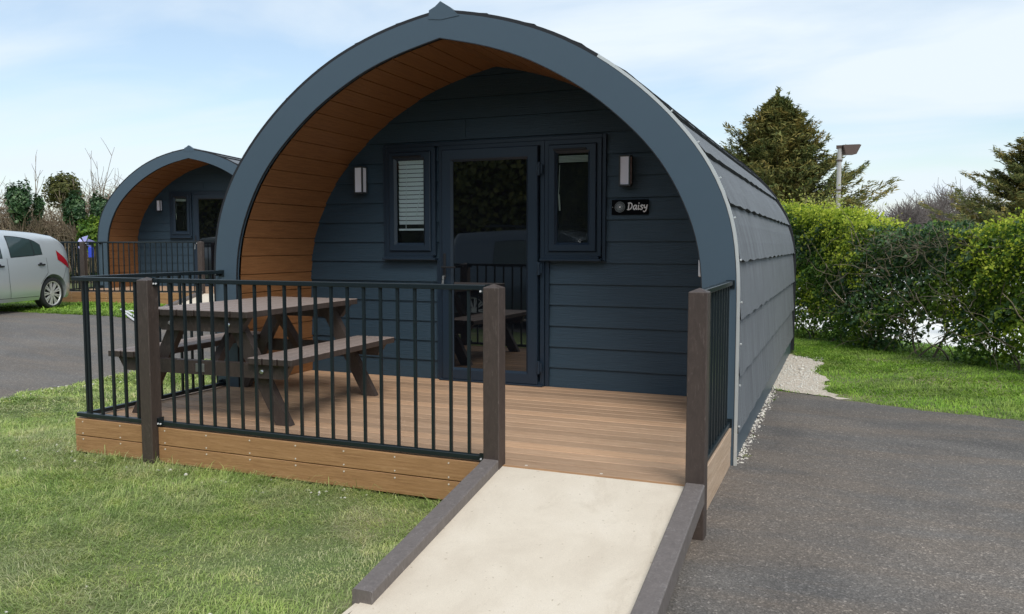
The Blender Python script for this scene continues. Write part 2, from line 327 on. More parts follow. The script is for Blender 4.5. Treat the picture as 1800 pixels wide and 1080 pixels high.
poly_r = edge_r[::-1]+left_r[::-1][0:0]+[p for p in left_r[::-1]]+[(4.52, 1.6), (4.5, -.02), (4.5, -1.75), (3.2, -1.8), (2.6, -3.2), (-2.4, -4.6), (-2.4, -14), (14, -14)]
sheet('driveway', poly_r, .004, m_asphalt)
ra = rough_line([(-2.5, -4.58), (-2.38, .5), (-2.5, 1.6), (-2.52, 3.2), (-2.5, 6), (-2.6, 12), (-3, 30)], .12, .03)
rb = [(-5.2, 30), (-4.9, 14), (-4.7, 8.6), (-5.25, 6.7)]+rough_line([(-6.1, 6.15), (-7.5, 5.95), (-9, 5.95), (-12, 5.9), (-30, 5.6)], .12, .03)+[(-30, -14), (-2.5, -14)]
sheet('lane', ra+rb, .004, m_asphalt2)
gp = rough_line([(4.45, 4.78), (4.8, 4.66), (5.29, 4.46), (5.05, 4.9), (5.1, 5.6), (4.93, 6.3), (5.0, 7.05), (4.75, 7.5), (4.4, 7.8)], .1, .04)
sheet('gravel_path', gp+[(4.3, 7.8), (4.3, 4.8)], .008, m_gravel)
sheet('gravel_yard', [(-6, 60), (-6, 17.5), (3.2, 12.7), (6, 9.8), (9, 6.6), (14, 1.8), (60, -30), (60, 60)], .005, m_yard)
# ------------------------------------------------------------------ grass
def inside(poly, x, y):
    poly = np.array(poly); c = np.zeros(len(x), bool); n = len(poly)
    for i in range(n):
        x0, y0 = poly[i]; x1, y1 = poly[(i+1) % n]
        k = ((y0 > y) != (y1 > y)) & (x < (x1-x0)*(y-y0)/(y1-y0+1e-12)+x0); c ^= k
    return c
def grass(name, x0, x1, y0, y1, dens, hlen, wid, mat, label, avoid=(), thin=True):
    n = int((x1-x0)*(y1-y0)*dens); x = rng.uniform(x0, x1, n); y = rng.uniform(y0, y1, n); k = np.ones(n, bool)
    for p in avoid: k &= ~inside(p, x, y)
    v = np.stack([x-CAM[0], y-CAM[1], np.zeros(n)-1.5], 1); dep = v@F_; px = 900+FPX*(v@R_)/np.maximum(dep, .1); py = 540-FPX*(v@U_)/np.maximum(dep, .1)
    k &= (dep > .5) & (px > -500) & (px < 2250) & (py < 1500)
    P = np.stack([x, y, x*0], 1)
    if thin: k &= rng.uniform(size=n) < np.clip(1.05-.75*(wob(P, 2.2)+.25*wob(P, 9)-.35), .12, 1)
    x, y = x[k], y[k]; n = len(x); P = P[k]; z = hgt(x)
    d = np.hypot(x-CAM[0], y-CAM[1]); w = wid*np.clip(d/5, 1, 4)*rng.uniform(.7, 1.3, n)
    L = hlen*rng.lognormal(0, .4, n)*(1+.5*wob(P, 1.7)+.35*wob(P+9, 6)); L = np.clip(L, .01, hlen*3.2)
    an = rng.normal(0, 1.1, n)+4.5*wob(P+5, 1.4); ln = rng.uniform(.6, 1.7, n); D = np.stack([np.cos(an), np.sin(an)], 1); T = np.stack([-D[:, 1], D[:, 0]], 1)
    V = np.zeros((n, 5, 3)); b = np.stack([x, y], 1)
    m1 = b+D*(L*ln*.35)[:, None]; m2 = b+D*(L*ln*1.0)[:, None]
    V[:, 0, :2] = b-T*w[:, None]*.5; V[:, 1, :2] = b+T*w[:, None]*.5; V[:, 2, :2] = m1+T*w[:, None]*.42; V[:, 3, :2] = m1-T*w[:, None]*.42; V[:, 4, :2] = m2
    V[:, 0, 2] = V[:, 1, 2] = z-.004; V[:, 2, 2] = V[:, 3, 2] = z+L*.42; V[:, 4, 2] = z+L*np.clip(.95-.5*ln, .16, 1)
    i = np.arange(n)[:, None]*5; Fc = np.concatenate([i+np.array([[0, 1, 2]]), i+np.array([[0, 2, 3]]), i+np.array([[3, 2, 4]])])
    o = mesh_np(name, V.reshape(-1, 3), Fc, mat); return tag(o, label, 'grass', None, 'stuff')
AS_R = poly_r; AS_L = ra+rb
deckp = [(-.01, .0), (4.6, .0), (4.6, 8.3), (-.01, 8.3)]; rampp = [(3.3, .1), (3.3, -1.75), (4.6, -1.75), (4.6, .1)]
grass('grass', -1.6, 3.6, -3.4, .9, 9000, .036, .0030, m_grass, 'short patchy green lawn with straw coloured spots in front of the near deck', (AS_R, AS_L, deckp, rampp))
grass('grass', -2.9, -1.6, -3.4, .9, 5000, .031, .004, m_grass, 'lawn between the near deck corner and the lane', (AS_R, AS_L))
grass('grass', -2.9, .3, .9, 9, 3500, .034, .005, m_grass, 'green lawn strip between the near pod and the lane', (AS_R, AS_L, deckp, [(-1.6, -1), (3.6, -1), (3.6, .9), (-1.6, .9)]))
grass('grass', -.1, 3.4, -.14, .01, 2600, .07, .0032, m_grass, 'longer untrimmed tufts of grass against the foot of the deck fascia', (deckp, rampp))
pod2 = [(-10.0, 7.8), (-5.6, 8.8), (-7.4, 16.8), (-11.9, 15.8)]
grass('grass', -15, -5.2, 5.7, 11, 1500, .05, .006, m_grass2, 'green grass verge under the silver car and along the far deck', (AS_L, pod2))
grass('grass', 4.2, 13, 3.4, 11.5, 2200, .038, .0045, m_grass2, 'bright green lawn at the foot of the hedge', (AS_R, gp+[(4.3, 7.8), (4.3, 4.8)], deckp, [(3.6, 12.8), (12.2, 3.9), (14, 6), (14, 14), (3, 14)]), False)
# stones
def stones(name, pts, size, mat, label, kind='stuff'):
    V = []; Fc = []; oc = np.array([(1, 0, 0), (-1, 0, 0), (0, 1, 0), (0, -1, 0), (0, 0, 1), (0, 0, -1)]); tf = [(0, 2, 4), (2, 1, 4), (1, 3, 4), (3, 0, 4), (2, 0, 5), (1, 2, 5), (3, 1, 5), (0, 3, 5)]
    for i, (x, y, z) in enumerate(pts):
        s = size*random.lognormvariate(0, .4); a = random.uniform(0, 6.28); m = np.array([[math.cos(a), -math.sin(a), 0], [math.sin(a), math.cos(a), 0], [0, 0, 1]])
        q = (oc*rng.uniform(.6, 1.25, (6, 3))*np.array([s, s*.8, s*.5]))@m.T+np.array([x, y, z+s*.15]); V.append(q); Fc += [[j+6*i for j in t] for t in tf]
    o = mesh_np(name, np.concatenate(V), Fc, mat); return tag(o, label, 'stones', None, kind)
pts = [(4.535+abs(random.gauss(0, .035)), random.uniform(1.55, 4.75), -.27) for _ in range(1100)]
stones('gravel', pts, .010, m_stones, 'pale and dark gravel chips along the foot of the shingled pod wall')
pts = [(random.uniform(4.45, 5.0), random.uniform(4.75, 7.6), -.262) for _ in range(1600)]
stones('gravel', pts, .010, m_chalk, 'pale gravel path behind the pod')
pts = [(random.uniform(0, 2.6), -abs(random.gauss(.0, .13))-.02, -.265) for _ in range(60)]+[(-abs(random.gauss(0, .25))-.02, random.uniform(-.3, 1.2), -.26) for _ in range(60)]+[(random.uniform(-1.5, 3), random.uniform(-2.5, -.2), -.262) for _ in range(10)]+[(-2.42+random.gauss(0, .12), random.uniform(.6, 4), gh(-2.42)+.004) for _ in range(160)]
stones('chalk_chips', pts, .012, m_chalk, 'scattered white chalk chips on the lawn by the deck')
# ------------------------------------------------------------------ pod
XC, A, B, C = 2.26, 1.494, 2.594, 8.05
OUT = [(2.28, -.28), (2.28, .2), (2.28, .7), (2.28, 1.03), (2.265, 1.25), (2.235, 1.45), (2.17, 1.64), (2.06, 1.86), (1.92, 2.05), (1.74, 2.25), (1.53, 2.44), (1.29, 2.62), (1.0, 2.79), (.71, 2.91), (.45, 2.99), (.2, 3.045), (0, 3.075)]
INN = [(2.05, -.28), (2.05, .2), (2.05, .7), (2.05, 1.0), (2.03, 1.22), (1.98, 1.42), (1.86, 1.69), (1.75, 1.87), (1.61, 2.04), (1.44, 2.20), (1.24, 2.37), (1.01, 2.52), (.70, 2.685), (.37, 2.80), (0, 2.885)]
def resample(P, n):
    P = np.array(P); d = np.r_[0, np.cumsum(np.linalg.norm(np.diff(P, axis=0), axis=1))]; s = np.linspace(0, d[-1], n); return np.stack([np.interp(s, d, P[:, 0]), np.interp(s, d, P[:, 1])], 1)
def smoothp(P, n):                         # rounder profile
    Q = resample(P, 200)
    for _ in range(60): Q[1:-1] = .5*Q[1:-1]+.25*(Q[:-2]+Q[2:])
    return resample(Q, n)
OUTs, INNs = smoothp(OUT, 49), smoothp(INN, 49)
def full(P): return [(XC-x, z) for x, z in P]+[(XC+x, z) for x, z in P[:-1][::-1]]
def innx(z): return float(np.interp(z, INNs[:, 1], INNs[:, 0]))
G2 = 'pods in a row'
pod = thing('camping_pod', 'large dark blue arched camping pod with grey shingled roof beside the driveway, nearest the viewer', 'camping pod', (XC, 4.8, -.28), 'arched camping pods')
def arch_frame():
    mb = MB(); o, i = full(OUTs), full(INNs)
    for yf, yb in ((A, A+.035),):
        vo = [[mb.b.verts.new((x, y, z)) for x, z in o] for y in (yf, yb)]; vi = [[mb.b.verts.new((x, y, z)) for x, z in i] for y in (yf, yb)]; n = len(o)
        for k in range(n-1):
            mb.b.faces.new((vo[0][k], vo[0][k+1], vi[0][k+1], vi[0][k])); mb.b.faces.new((vo[0][k], vo[1][k], vo[1][k+1], vo[0][k+1])); mb.b.faces.new((vi[0][k], vi[0][k+1], vi[1][k+1], vi[1][k]))
    return mb.build('arch_frame', pod, m_arch)
arch_frame()
mb = MB(); cap = [(-.105, 3.035), (-.10, 3.10), (-.045, 3.125), (0, 3.16), (.05, 3.128), (.085, 3.105), (.16, 3.035), (0, 3.02)]
mb.prism([(XC+.01+x, z) for x, z in cap], 'y', A-.004, A+.06); mb.build('ridge_end', pod, m_arch)
# shingle courses: short overlapping strips along the arc, thick butt edges
def shingles():
    mb = MB(); P = resample(OUTs, 400); d = np.r_[0, np.cumsum(np.linalg.norm(np.diff(P, axis=0), axis=1))]; tot = d[-1]
    def pt(s, off):
        x = np.interp(s, d, P[:, 0]); z = np.interp(s, d, P[:, 1]); e = .03; tx = np.interp(min(s+e, tot), d, P[:, 0])-np.interp(max(s-e, 0), d, P[:, 0]); tz = np.interp(min(s+e, tot), d, P[:, 1])-np.interp(max(s-e, 0), d, P[:, 1]); L = math.hypot(tx, tz)
        return x+tz/L*off, z-tx/L*off
    s0 = .24; n = 11; st = (tot-s0)/n; y0, y1 = A+.014, C; ny = 44
    for side in (-1, 1):
        for k in range(n):
            a = s0+k*st; bb = min(a+st+.03, tot)
            rows = [(a, .005, 1), (a, .034, 0), (a+st*.33, .024, 0), (a+st*.66, .015, 0), (bb, .006, 0)]; G = []
            for j in range(ny+1):
                y = y0+(y1-y0)*j/ny; w = .006*math.sin(j*1.7+k*2.1)+.005*math.sin(j*4.3+k); r = []
                for q, (s, off, lip) in enumerate(rows):
                    x, z = pt(s+(w if q < 2 else 0), off+(random.uniform(-.001, .0015) if q == 1 else 0)); r.append(mb.b.verts.new((XC+side*x, y, z)))
                G.append(r)
            for j in range(ny):
                for q in range(4):
                    f = mb.b.faces.new((G[j][q], G[j+1][q], G[j+1][q+1], G[j][q+1])); f.material_index = 1 if q == 0 else 0
    for side in (-1, 1):                      # skirt board below the lowest course
        mb.box(XC+side*2.272-.008, XC+side*2.272+.008, y0, y1, -.275, -.02, 2)
    return mb.build('shingle_roof', pod, [m_shingle, m_feltedge, m_arch])
shingles()
def strip_along(y0, y1, off0, off1, name, mat, P=OUTs):
    mb = MB(); V = []
    Pn = np.array(full(P)); T = np.gradient(Pn, axis=0); L = np.hypot(T[:, 0], T[:, 1]); N = np.stack([-T[:, 1]/L, T[:, 0]/L], 1)
    for (x, z), (nx, nz) in zip(Pn, N):
        V.append([mb.b.verts.new((x+nx*o, y, z+nz*o)) for o, y in ((off0, y0), (off1, y0), (off1, y1), (off0, y1))])
    for a, b in zip(V, V[1:]):
        for q in range(4): mb.b.faces.new((a[q], b[q], b[(q+1) % 4], a[(q+1) % 4]))
    return mb, name, mat
mb, n_, m_ = strip_along(A+.004, A+.015, -.004, .026, 'edge_trim', m_alu)
for s in np.linspace(.72, .97, 9):
    i = int(s*(len(full(OUTs))-1)); x, z = full(OUTs)[i]; nx = (x-XC)/2.28; nz = max(0, (z-1.)/2.1); L = math.hypot(nx, nz); mb.cyl((x+nx/L*.03, A+.02, z+nz/L*.026), (x+nx/L*.042, A+.02, z+nz/L*.042), .007, seg=6)
for f in mb.b.faces: f.material_index = 1 if f.calc_center_median().x < XC+1.25 else 0
mb.build(n_, pod, [m_, m_trimdark])
mb, n_, m_ = strip_along(A+.0005, A+.004, -.002, .004, 'edge_seal', m_trimdark); mb.build(n_, pod, m_)
mb, n_, m_ = strip_along(C-.03, C+.03, -.03, .045, 'rear_trim', m_trimdark); mb.build(n_, pod, m_)
mb = MB()                                   # ridge capping along the top
for s in (-1, 1):
    for k in range(8):
        ya, yb = A+.1+(C-A-.1)*k/8, A+.1+(C-A-.1)*(k+1)/8+.02
        mb.prism([(XC, 3.09), (XC, 3.125), (XC+s*.09, 3.10), (XC+s*.17, 3.075), (XC+s*.17, 3.06)][::s], 'y', ya, yb)
mb.build('ridge_capping', pod, m_shingle)
mb = MB(); o = full(OUTs); mb.prism(o, 'y', C-.01, C); mb.build('rear_wall', pod, m_siding)
# soffit lining: boards running front to back round the inside of the porch
def soffit():
    mb = MB(); P = smoothp([(x, z) for x, z in INN], 600); dd = np.r_[0, np.cumsum(np.linalg.norm(np.diff(P, axis=0), axis=1))]
    def pt(s, off=0):
        x = np.interp(s, dd, P[:, 0]); z = np.interp(s, dd, P[:, 1]); e = .02; tx = np.interp(s+e, dd, P[:, 0])-np.interp(s-e, dd, P[:, 0]); tz = np.interp(s+e, dd, P[:, 1])-np.interp(s-e, dd, P[:, 1]); L = math.hypot(tx, tz)+1e-9
        return x+tz/L*off, z-tx/L*off
    w = .168; s = .27-.27 % w
    s = .28-2*w+.0
    while s < dd[-1]-.01:
        rows = [(s, .016), (s+.005, .0), (s+w*.35, 0), (s+w*.7, 0), (s+w-.005, 0), (s+w, .016)]; rows = [(min(q, dd[-1]), o_) for q, o_ in rows]
        for side in (-1, 1):
            pv = None
            for q, o_ in rows:
                x, z = pt(max(q, 0), o_+.002); v = [mb.b.verts.new((XC+side*x, y, z)) for y in (A+.06, B+.02)]
                if pv: mb.b.faces.new((pv[0], v[0], v[1], pv[1]))
                pv = v
        s += w
    return mb.build('soffit', pod, m_soffit)
soffit()
mb, n_, m_ = strip_along(A-.002, A+.012, -.006, .0, 'inner_edge', m_trimdark, INNs); mb.build(n_, pod, m_)
# shell of the walls between lining and roof so that no light leaks
mb = MB(); o = full(OUTs)
for (x0, z0), (x1, z1) in zip(o, o[1:]): mb.poly([(x0+(XC-x0)*.01, A+.08, z0-.01), (x1+(XC-x1)*.01, A+.08, z1-.01), (x1+(XC-x1)*.01, C-.01, z1-.01), (x0+(XC-x0)*.01, C-.01, z0-.01)])
mb.build('shell', pod, m_trimdark)
# facade: horizontal embossed boards, each lapping the one below
mb = MB(); z = -.012; PIT = .1885
while z < 2.9:
    z1 = min(z+PIT, 2.88); n = 5; zs = np.linspace(z, z1, n)
    for k in range(n-1):
        a, b_ = zs[k], zs[k+1]; ya = B+.016*(a-z)/PIT; yb = B+.016*(b_-z)/PIT; xa, xb = innx(a)+.02, innx(b_)+.02
        mb.poly([(XC-xa, ya, a), (XC+xa, ya, a), (XC+xb, yb, b_), (XC-xb, yb, b_)])
    mb.poly([(XC-innx(z)-.02, B, z), (XC+innx(z)+.02, B, z), (XC+innx(z)+.02, B+.02, z+.006), (XC-innx(z)-.02, B+.02, z+.006)])
    z += PIT
mb.box(1.95, 1.9535, B-.001, B+.004, 2.26, 2.43); mb.build('facade', pod, m_siding)
# door and windows
mb = MB()
mb.box(1.085, 1.122, B-.02, B+.02, 1.13, 2.232, bev=.003).box(3.268, 3.302, B-.02, B+.02, 1.13, 2.232, bev=.003).box(1.122, 3.268, B-.021, B+.02, 2.197, 2.232, bev=.003)
mb.box(1.66, 1.695, B-.02, B+.02, .0, 1.135, bev=.003).box(2.745, 2.782, B-.02, B+.02, 0, 1.135, bev=.003)
mb.build('door_surround', pod, m_frame)
def window(x0, x1, long_blind):
    w = MB().ring(x0, x1, 1.178, 2.196, .044, B-.036, B+.02, .006).build('window', pod, m_frame)
    MB().ring(x0+.042, x1-.042, 1.22, 2.153, .078, B-.058, B+.0, .022).build('sash', w, m_frame)
    gx0, gx1, gz0, gz1 = x0+.118, x1-.118, 1.296, 2.077
    MB().box(gx0, gx1, B-.034, B-.030, gz0, gz1).build('pane', w, m_thin)
    MB().box(gx0-.005, gx1+.005, B-.006, B-.002, gz0-.01, gz1+.01).build('dark_interior', w, m_dark)  # black sheet, its colour stands in for the unlit room behind the pane
    mb = MB()
    if long_blind:
        z = gz1-.02
        while z > 1.46:
            mb.box(gx0+.012, gx1-.008, -.0005, .0005, -.0172, .0172, mat=Matrix.Translation((0, B-.014, z)) @ Matrix.Rotation(math.radians(14), 4, 'X')); z -= .0405
        mb.box(gx0+.012, gx1-.008, B-.02, B-.004, 1.415, 1.433).box(gx0+.012, gx1-.008, B-.024, B-.004, gz1-.02, gz1+.005)
        mb.cyl((gx0+.1, B-.022, 2.05), (gx0+.09, B-.022, 1.43), .0025, seg=5).cyl((gx1-.04, B-.023, 1.80), (gx1-.09, B-.023, 1.55), .004, seg=5)
        mb.build('blind', w, m_blind)
    else:
        for k in range(5): mb.box(gx0+.01, gx1-.01, B-.022, B-.004, gz1-.028-k*.012, gz1-.02-k*.012)
        mb.cyl((gx0+.018, B-.02, 1.98), (gx0+.008, B-.02, 1.72), .003, seg=5).cyl((gx0+.012, B-.02, 1.72), (gx0+.02, B-.02, 1.58), .007, seg=5)
        mb.build('blind', w, M('cream_blind').set(Base_Color=(.5, .52, .45, 1)).m)
    MB().box(x0+.09, x1-.13, B-.072, B-.05, 2.100, 2.117, bev=.003).build('vent', w, m_trimdark)
    MB().box(x0-.035, x1+.012, B-.075, B+.02, 1.135, 1.158, bev=.004).box(x0-.0, x1-.02, B-.05, B+.02, 1.158, 1.178).build('sill', w, m_frame)
    return w
winL = window(1.124, 1.652, True); winR = window(2.745, 3.266, False)
door = MB().ring(1.696, 2.743, -.0, 2.195, .042, B-.036, B+.02, .006).build('door', pod, m_frame)
MB().ring(1.735, 2.690, .018, 2.155, .112, B-.066, B+.0, .02).build('door_leaf', door, m_frame)
MB().box(1.825, 2.600, B-.040, B-.034, .115, 2.055).build('pane', door, m_glass)
for z in (.12, 1.01, 1.89): MB().cyl((2.705, B-.073, z), (2.705, B-.073, z+.115), .013, seg=10).box(2.672, 2.735, B-.070, B-.062, z+.015, z+.1, bev=.002).build('hinge', door, m_frame if z > .5 else m_frame)
MB().box(1.752, 1.780, B-.076, B-.064, .96, 1.2, bev=.004).build('handle_plate', door, m_trimdark)
MB().cyl((1.766, B-.07, 1.072), (1.766, B-.125, 1.072), .011).cyl((1.76, B-.118, 1.072), (1.90, B-.118, 1.072), .0095).build('handle', door, m_trimdark)
mb = MB().cyl((1.766, B-.07, .985), (1.766, B-.1, .985), .008, mi=0).box(1.757, 1.775, B-.102, B-.098, .955, .99)
for k in range(5): mb.box(1.752+.004*(k % 2), 1.772, B-.1-.003*k, B-.096-.003*k, .925-.012*k, .95-.012*k)
mb.build('keys', door, m_steel)
MB().box(1.70, 2.74, B-.075, B-.03, -.002+.004, .018, bev=.003).build('threshold', door, m_frame)
MB().box(4.262, 4.31, A+.10, A+.16, 1.05, 1.175, bev=.006).build('socket_box', pod, m_white)
# wall lamps
def lamp(x0, x1, label):
    t = thing('wall_lamp', label, 'wall lamp', ((x0+x1)/2, B, 1.78), 'slim wall lamps either side of the pod doors')
    z0, z1 = 1.775, 2.035; w = .013
    MB().box(x0+.004, x1-.004, B-.012, B+.004, z0+.004, z1-.004).box(x0, x1, B-.095, B-.01, z0, z0+w).box(x0, x1, B-.095, B-.01, z1-w, z1).box(x0, x0+w, B-.095, B-.083, z0+w, z1-w).box(x1-w, x1, B-.095, B-.083, z0+w, z1-w).box(x0, x0+w, B-.024, B-.01, z0+w, z1-w).box(x1-w, x1, B-.024, B-.01, z0+w, z1-w).build('lamp_body', t, painted('lamp_grey', (.035, .045, .05), rough=.5))
    MB().box(x0+.004, x1-.004, B-.089, B-.012, z0+w, z1-w).build('diffuser', t, m_diff); return t
lampL = lamp(.797, .897, 'grey wall lamp with pale diffuser left of the blind window on the near pod')
lampR = lamp(3.432, 3.532, 'grey wall lamp with pale diffuser above the Daisy sign')
# name sign
sg = thing('name_sign', 'small black Daisy name sign with flower emblem below the right wall lamp', 'sign', (3.51, B, 1.6))
MB().box(3.352, 3.672, B-.012, B-.004+.006, 1.536, 1.664, bev=.002).build('sign_board', sg, m_sign)
mb = MB(); cx, cz = 3.425, 1.602; yy = B-.0135
for k in range(22):
    a = k*2*math.pi/22; d = Vector((math.cos(a), 0, math.sin(a))); n = Vector((-math.sin(a), 0, math.cos(a))); c = Vector((cx, yy, cz))
    for s, t in ((.4, .0017), (-.4, .0017)): p0, p1 = c+d*.014+n*s*.002, c+d*.043+n*s*.012; q = n*t*.5; mb.poly([p0-q, p1-q, p1+q, p0+q])
    p0, p1 = c+d*.043-n*.0055, c+d*.046; mb.poly([p0, p1-n*.002, p1+n*.002, c+d*.043+n*.0055])
mb.build('flower_emblem', sg, m_signg)
mb = MB().cyl((cx, B-.011, cz), (cx, B-.0145, cz), .0095, seg=14)
for x in (3.362, 3.66): MB().cyl((x, B-.011, 1.602), (x, B-.014, 1.602), .003, seg=6).build('screw', sg, m_signw)
mb.build('emblem_centre', sg, m_signw)
def stroke_text():
    mb = MB(); u = .058; sl = .14
    L = {'D': ([[(.12, 0), (.12, 1)], [(.0, .98), (.35, 1), (.62, .78), (.66, .45), (.5, .12), (.2, 0), (0, .02)]], .86),
         'a': ([[(.5, .6), (.25, .66), (.04, .42), (.06, .12), (.24, .02), (.44, .2), (.52, .6)], [(.52, .6), (.48, .2), (.56, .03), (.68, .06)]], .74),
         'i': ([[(.1, .62), (.1, .12), (.16, .02), (.26, .06)], [(.11, .92), (.12, .96)]], .36),
         's': ([[(.46, .58), (.26, .68), (.08, .52), (.22, .36), (.42, .24), (.36, .04), (.16, 0), (.02, .1)]], .58),
         'y': ([[(.06, .64), (.1, .3), (.26, .22), (.46, .4), (.5, .64)], [(.52, .64), (.48, .1), (.4, -.22), (.2, -.34), (.06, -.24)]], .6)}
    x = 3.492; k = 0
    for ch in 'Daisy':
        st, adv = L[ch]
        for pl in st:
            P = [Vector((x+(px+pz*sl)*u*.95, B-.0135-.0001*k, 1.578+pz*u)) for px, pz in pl]
            for a, b_ in zip(P, P[1:]):
                k += 1; d = (b_-a); n = Vector((-d.z, 0, d.x)).normalized()*.0048; off = Vector((0, -.00006*k, 0)); mb.poly([a-n+off, b_-n+off, b_+n+off, a+n+off])
            for a in P:
                k += 1; mb.poly([a+Vector((math.cos(t)*.0048, -.00006*k, math.sin(t)*.0048)) for t in np.linspace(0, 2*math.pi, 9)[:-1]])
        x += adv*u*.95
    return mb.build('lettering', sg, m_signw)
stroke_text()
# ------------------------------------------------------------------ deck
deck = thing('deck', 'brown composite timber deck with orange fascia boards in front of the near pod', 'deck', (2.26, 0, -.27), 'decks in front of the pods')
mb = MB(); y = .022; first = True
while y < B-.01:
    y1 = min(y+.1240, B+.01); mb.box(.0, 4.505, y, y1, -.028, 0, bev=.003); y += .1355
mb.box(.0, 4.505, .024, B, -.045, -.031, 1)
mb.box(0.02, 4.5, .03, B, -.24, -.046, 1)
for x in np.arange(.4, 4.4, .45):
    mb.cyl((x, .05, -.004), (x, .05, .0015), .009, seg=8, mi=2)
mb.build('decking', deck, [m_deck, m_trimdark, m_screw])
def fascia(x0, x1, name='fascia'):
    mb = MB()
    mb.box(x0, x1, 0, .021, -.1255, -.001, bev=.003).box(x0, x1, .001, .021, -.252, -.131, bev=.003); x = x0+.06
    while x < x1-.02:
        for z in (-.022, -.108, -.152): mb.cyl((x, .002, z), (x, -.0025, z), .0052, seg=8, mi=1)
        x += .37
    return mb.build('fascia', deck, [m_fascia, m_screw])
fascia(-.0, .688); fascia(.792, 3.33); fascia(3.335, 4.48)
MB().box(4.506, 4.526, .046, A+.001, -.135, -.001, bev=.003).box(4.504, 4.524, .046, A+.001, -.268, -.137, bev=.003).build('side_fascia', deck, m_fascia_side)
MB().box(-.02, -.001, .0, A+.001, -.1255, -.001, bev=.003).box(-.018, -.001, 0, A+.001, -.252, -.131, bev=.003).build('side_fascia', deck, m_fascia)
# posts
def post(x0, label, h=1.03, y0=-.055, w=.1):
    x1, y1 = x0+w, y0+w; mb = MB(); b4 = .005
    ring = lambda z, i=0: [mb.b.verts.new(p) for p in ((x0+b4+i, y0+i, z), (x1-b4-i, y0+i, z), (x1-i, y0+b4+i, z), (x1-i, y1-b4-i, z), (x1-b4-i, y1-i, z), (x0+b4+i, y1-i, z), (x0+i, y1-b4-i, z), (x0+i, y0+b4+i, z))]
    r0, r1, r2 = ring(-.30), ring(h), ring(h+.004, .002); top = mb.b.verts.new(((x0+x1)/2, (y0+y1)/2, h+.024))
    for a, b_ in ((r0, r1), (r1, r2)):
        for i in range(8): mb.b.faces.new((a[i], a[(i+1) % 8], b_[(i+1) % 8], b_[i]))
    for i in range(8): mb.b.faces.new((r2[i], r2[(i+1) % 8], top))
    o = mb.build('timber_post', None, m_post, org=((x0+x1)/2, (y0+y1)/2, -.27)); return tag(o, label, 'post', 'brown deck posts')
postA = post(.690, 'brown deck post near the left corner of the near deck, beside the picnic table')
postB = post(3.322, 'brown deck post at the left side of the cream ramp')
postC = post(4.484, 'brown deck post at the right side of the cream ramp by the driveway')
# railings
def railing(label, p0, p1, picks, br=(True, True), z0=.012, z1=1.045, loc=None, axis='x', c=.022):
    t = thing('metal_railing', label, 'railing', loc or (p0, c, 0), 'black metal deck railings')
    def bx(mb, a, b_, c0, c1, za, zb, bev=0):
        return mb.box(a, b_, c0, c1, za, zb, bev=bev) if axis == 'x' else mb.box(c0, c1, a, b_, za, zb, bev=bev)
    bx(MB(), p0, p1, c-.020, c+.020, z1-.030, z1, .003).build('top_rail', t, m_black)
    bx(MB(), p0, p1, c-.020, c+.020, z0, z0+.030, .003).build('bottom_rail', t, m_black)
    for q in picks: bx(MB(), q-.0085, q+.0085, c-.0085, c+.0085, z0+.030, z1-.030).build('baluster', t, m_black)
    for e, use, s in ((p0, br[0], 1), (p1, br[1], -1)):
        if not use: continue
        for za in (z1-.048, z0+.002):
            m_ = MB(); bx(m_, min(e-.004*s, e+.045*s), max(e-.004*s, e+.045*s), c-.028, c-.021, za, za+.045)
            bx(m_, min(e+.001*s, e+.006*s), max(e+.001*s, e+.006*s), c-.028, c+.03, za-.006, za+.052)
            for k in (.012, .034):
                q = (e+s*k, c-.026, za+.012) if axis == 'x' else (c-.026, e+s*k, za+.012); r = Vector(q)+(Vector((0, -.009, 0)) if axis == 'x' else Vector((-.009, 0, 0)))
                m_.cyl(q, r, .006, seg=7, mi=1)
            m_.build('bracket', t, [m_black, m_white])
    return t
r1 = railing('short black railing panel at the left front corner of the near deck', -.004, .690, [.127+.117*k for k in range(5)], (False, False), loc=(.34, .022, 0))
r2 = railing('long black railing panel along the front of the near deck before the picnic table', .790, 3.322, [.925+.1197*k for k in range(20)], loc=(2.0, .022, 0))
r3 = railing('black railing panel on the left side of the near deck, behind the picnic table bench', .043, A, [.06+.117*k for k in range(12)], (False, True), loc=(.05, .7, 0), axis='y', c=.05, z1=1.05)
r4 = railing('black railing panel on the right side of the near deck beside the driveway', .045, A, [.10+.117*k for k in range(12)], (False, True), loc=(4.5, .7, 0), axis='y', c=4.50, z1=1.03)
# ramp
ramp = thing('ramp', 'cream access ramp with grey-brown kerb beams up to the near deck', 'ramp', (3.95, -.9, -.27), 'deck access ramps')
sl = .168
def rz(y): return -.004+sl*(y+.0)
mb = MB(); ys = np.linspace(-.002, -1.62, 20)
for a, b_ in zip(ys, ys[1:]): mb.poly([(3.36, a, rz(a)), (4.52, a, rz(a)), (4.52, b_, rz(b_)), (3.36, b_, rz(b_))])
for x in (3.36, 4.52): mb.poly([(x, -.002, rz(0)), (x, -1.62, rz(-1.62)), (x, -.002, -.28)])
mb.build('ramp_surface', ramp, m_ramp)
mb = MB(); y1, y0 = -.002, -1.62; mb.poly([(3.335, -1.3, rz(-1.3)-.02), (3.36, -1.3, rz(-1.3)-.02), (3.36, y0-.1, -.262), (3.335, y0-.1, -.262)]).poly([(3.335, -1.3, rz(-1.3)-.02), (3.335, y0-.1, -.262), (3.335, -1.3, -.28)]); mb.build('ramp_edge', ramp, m_ramp)
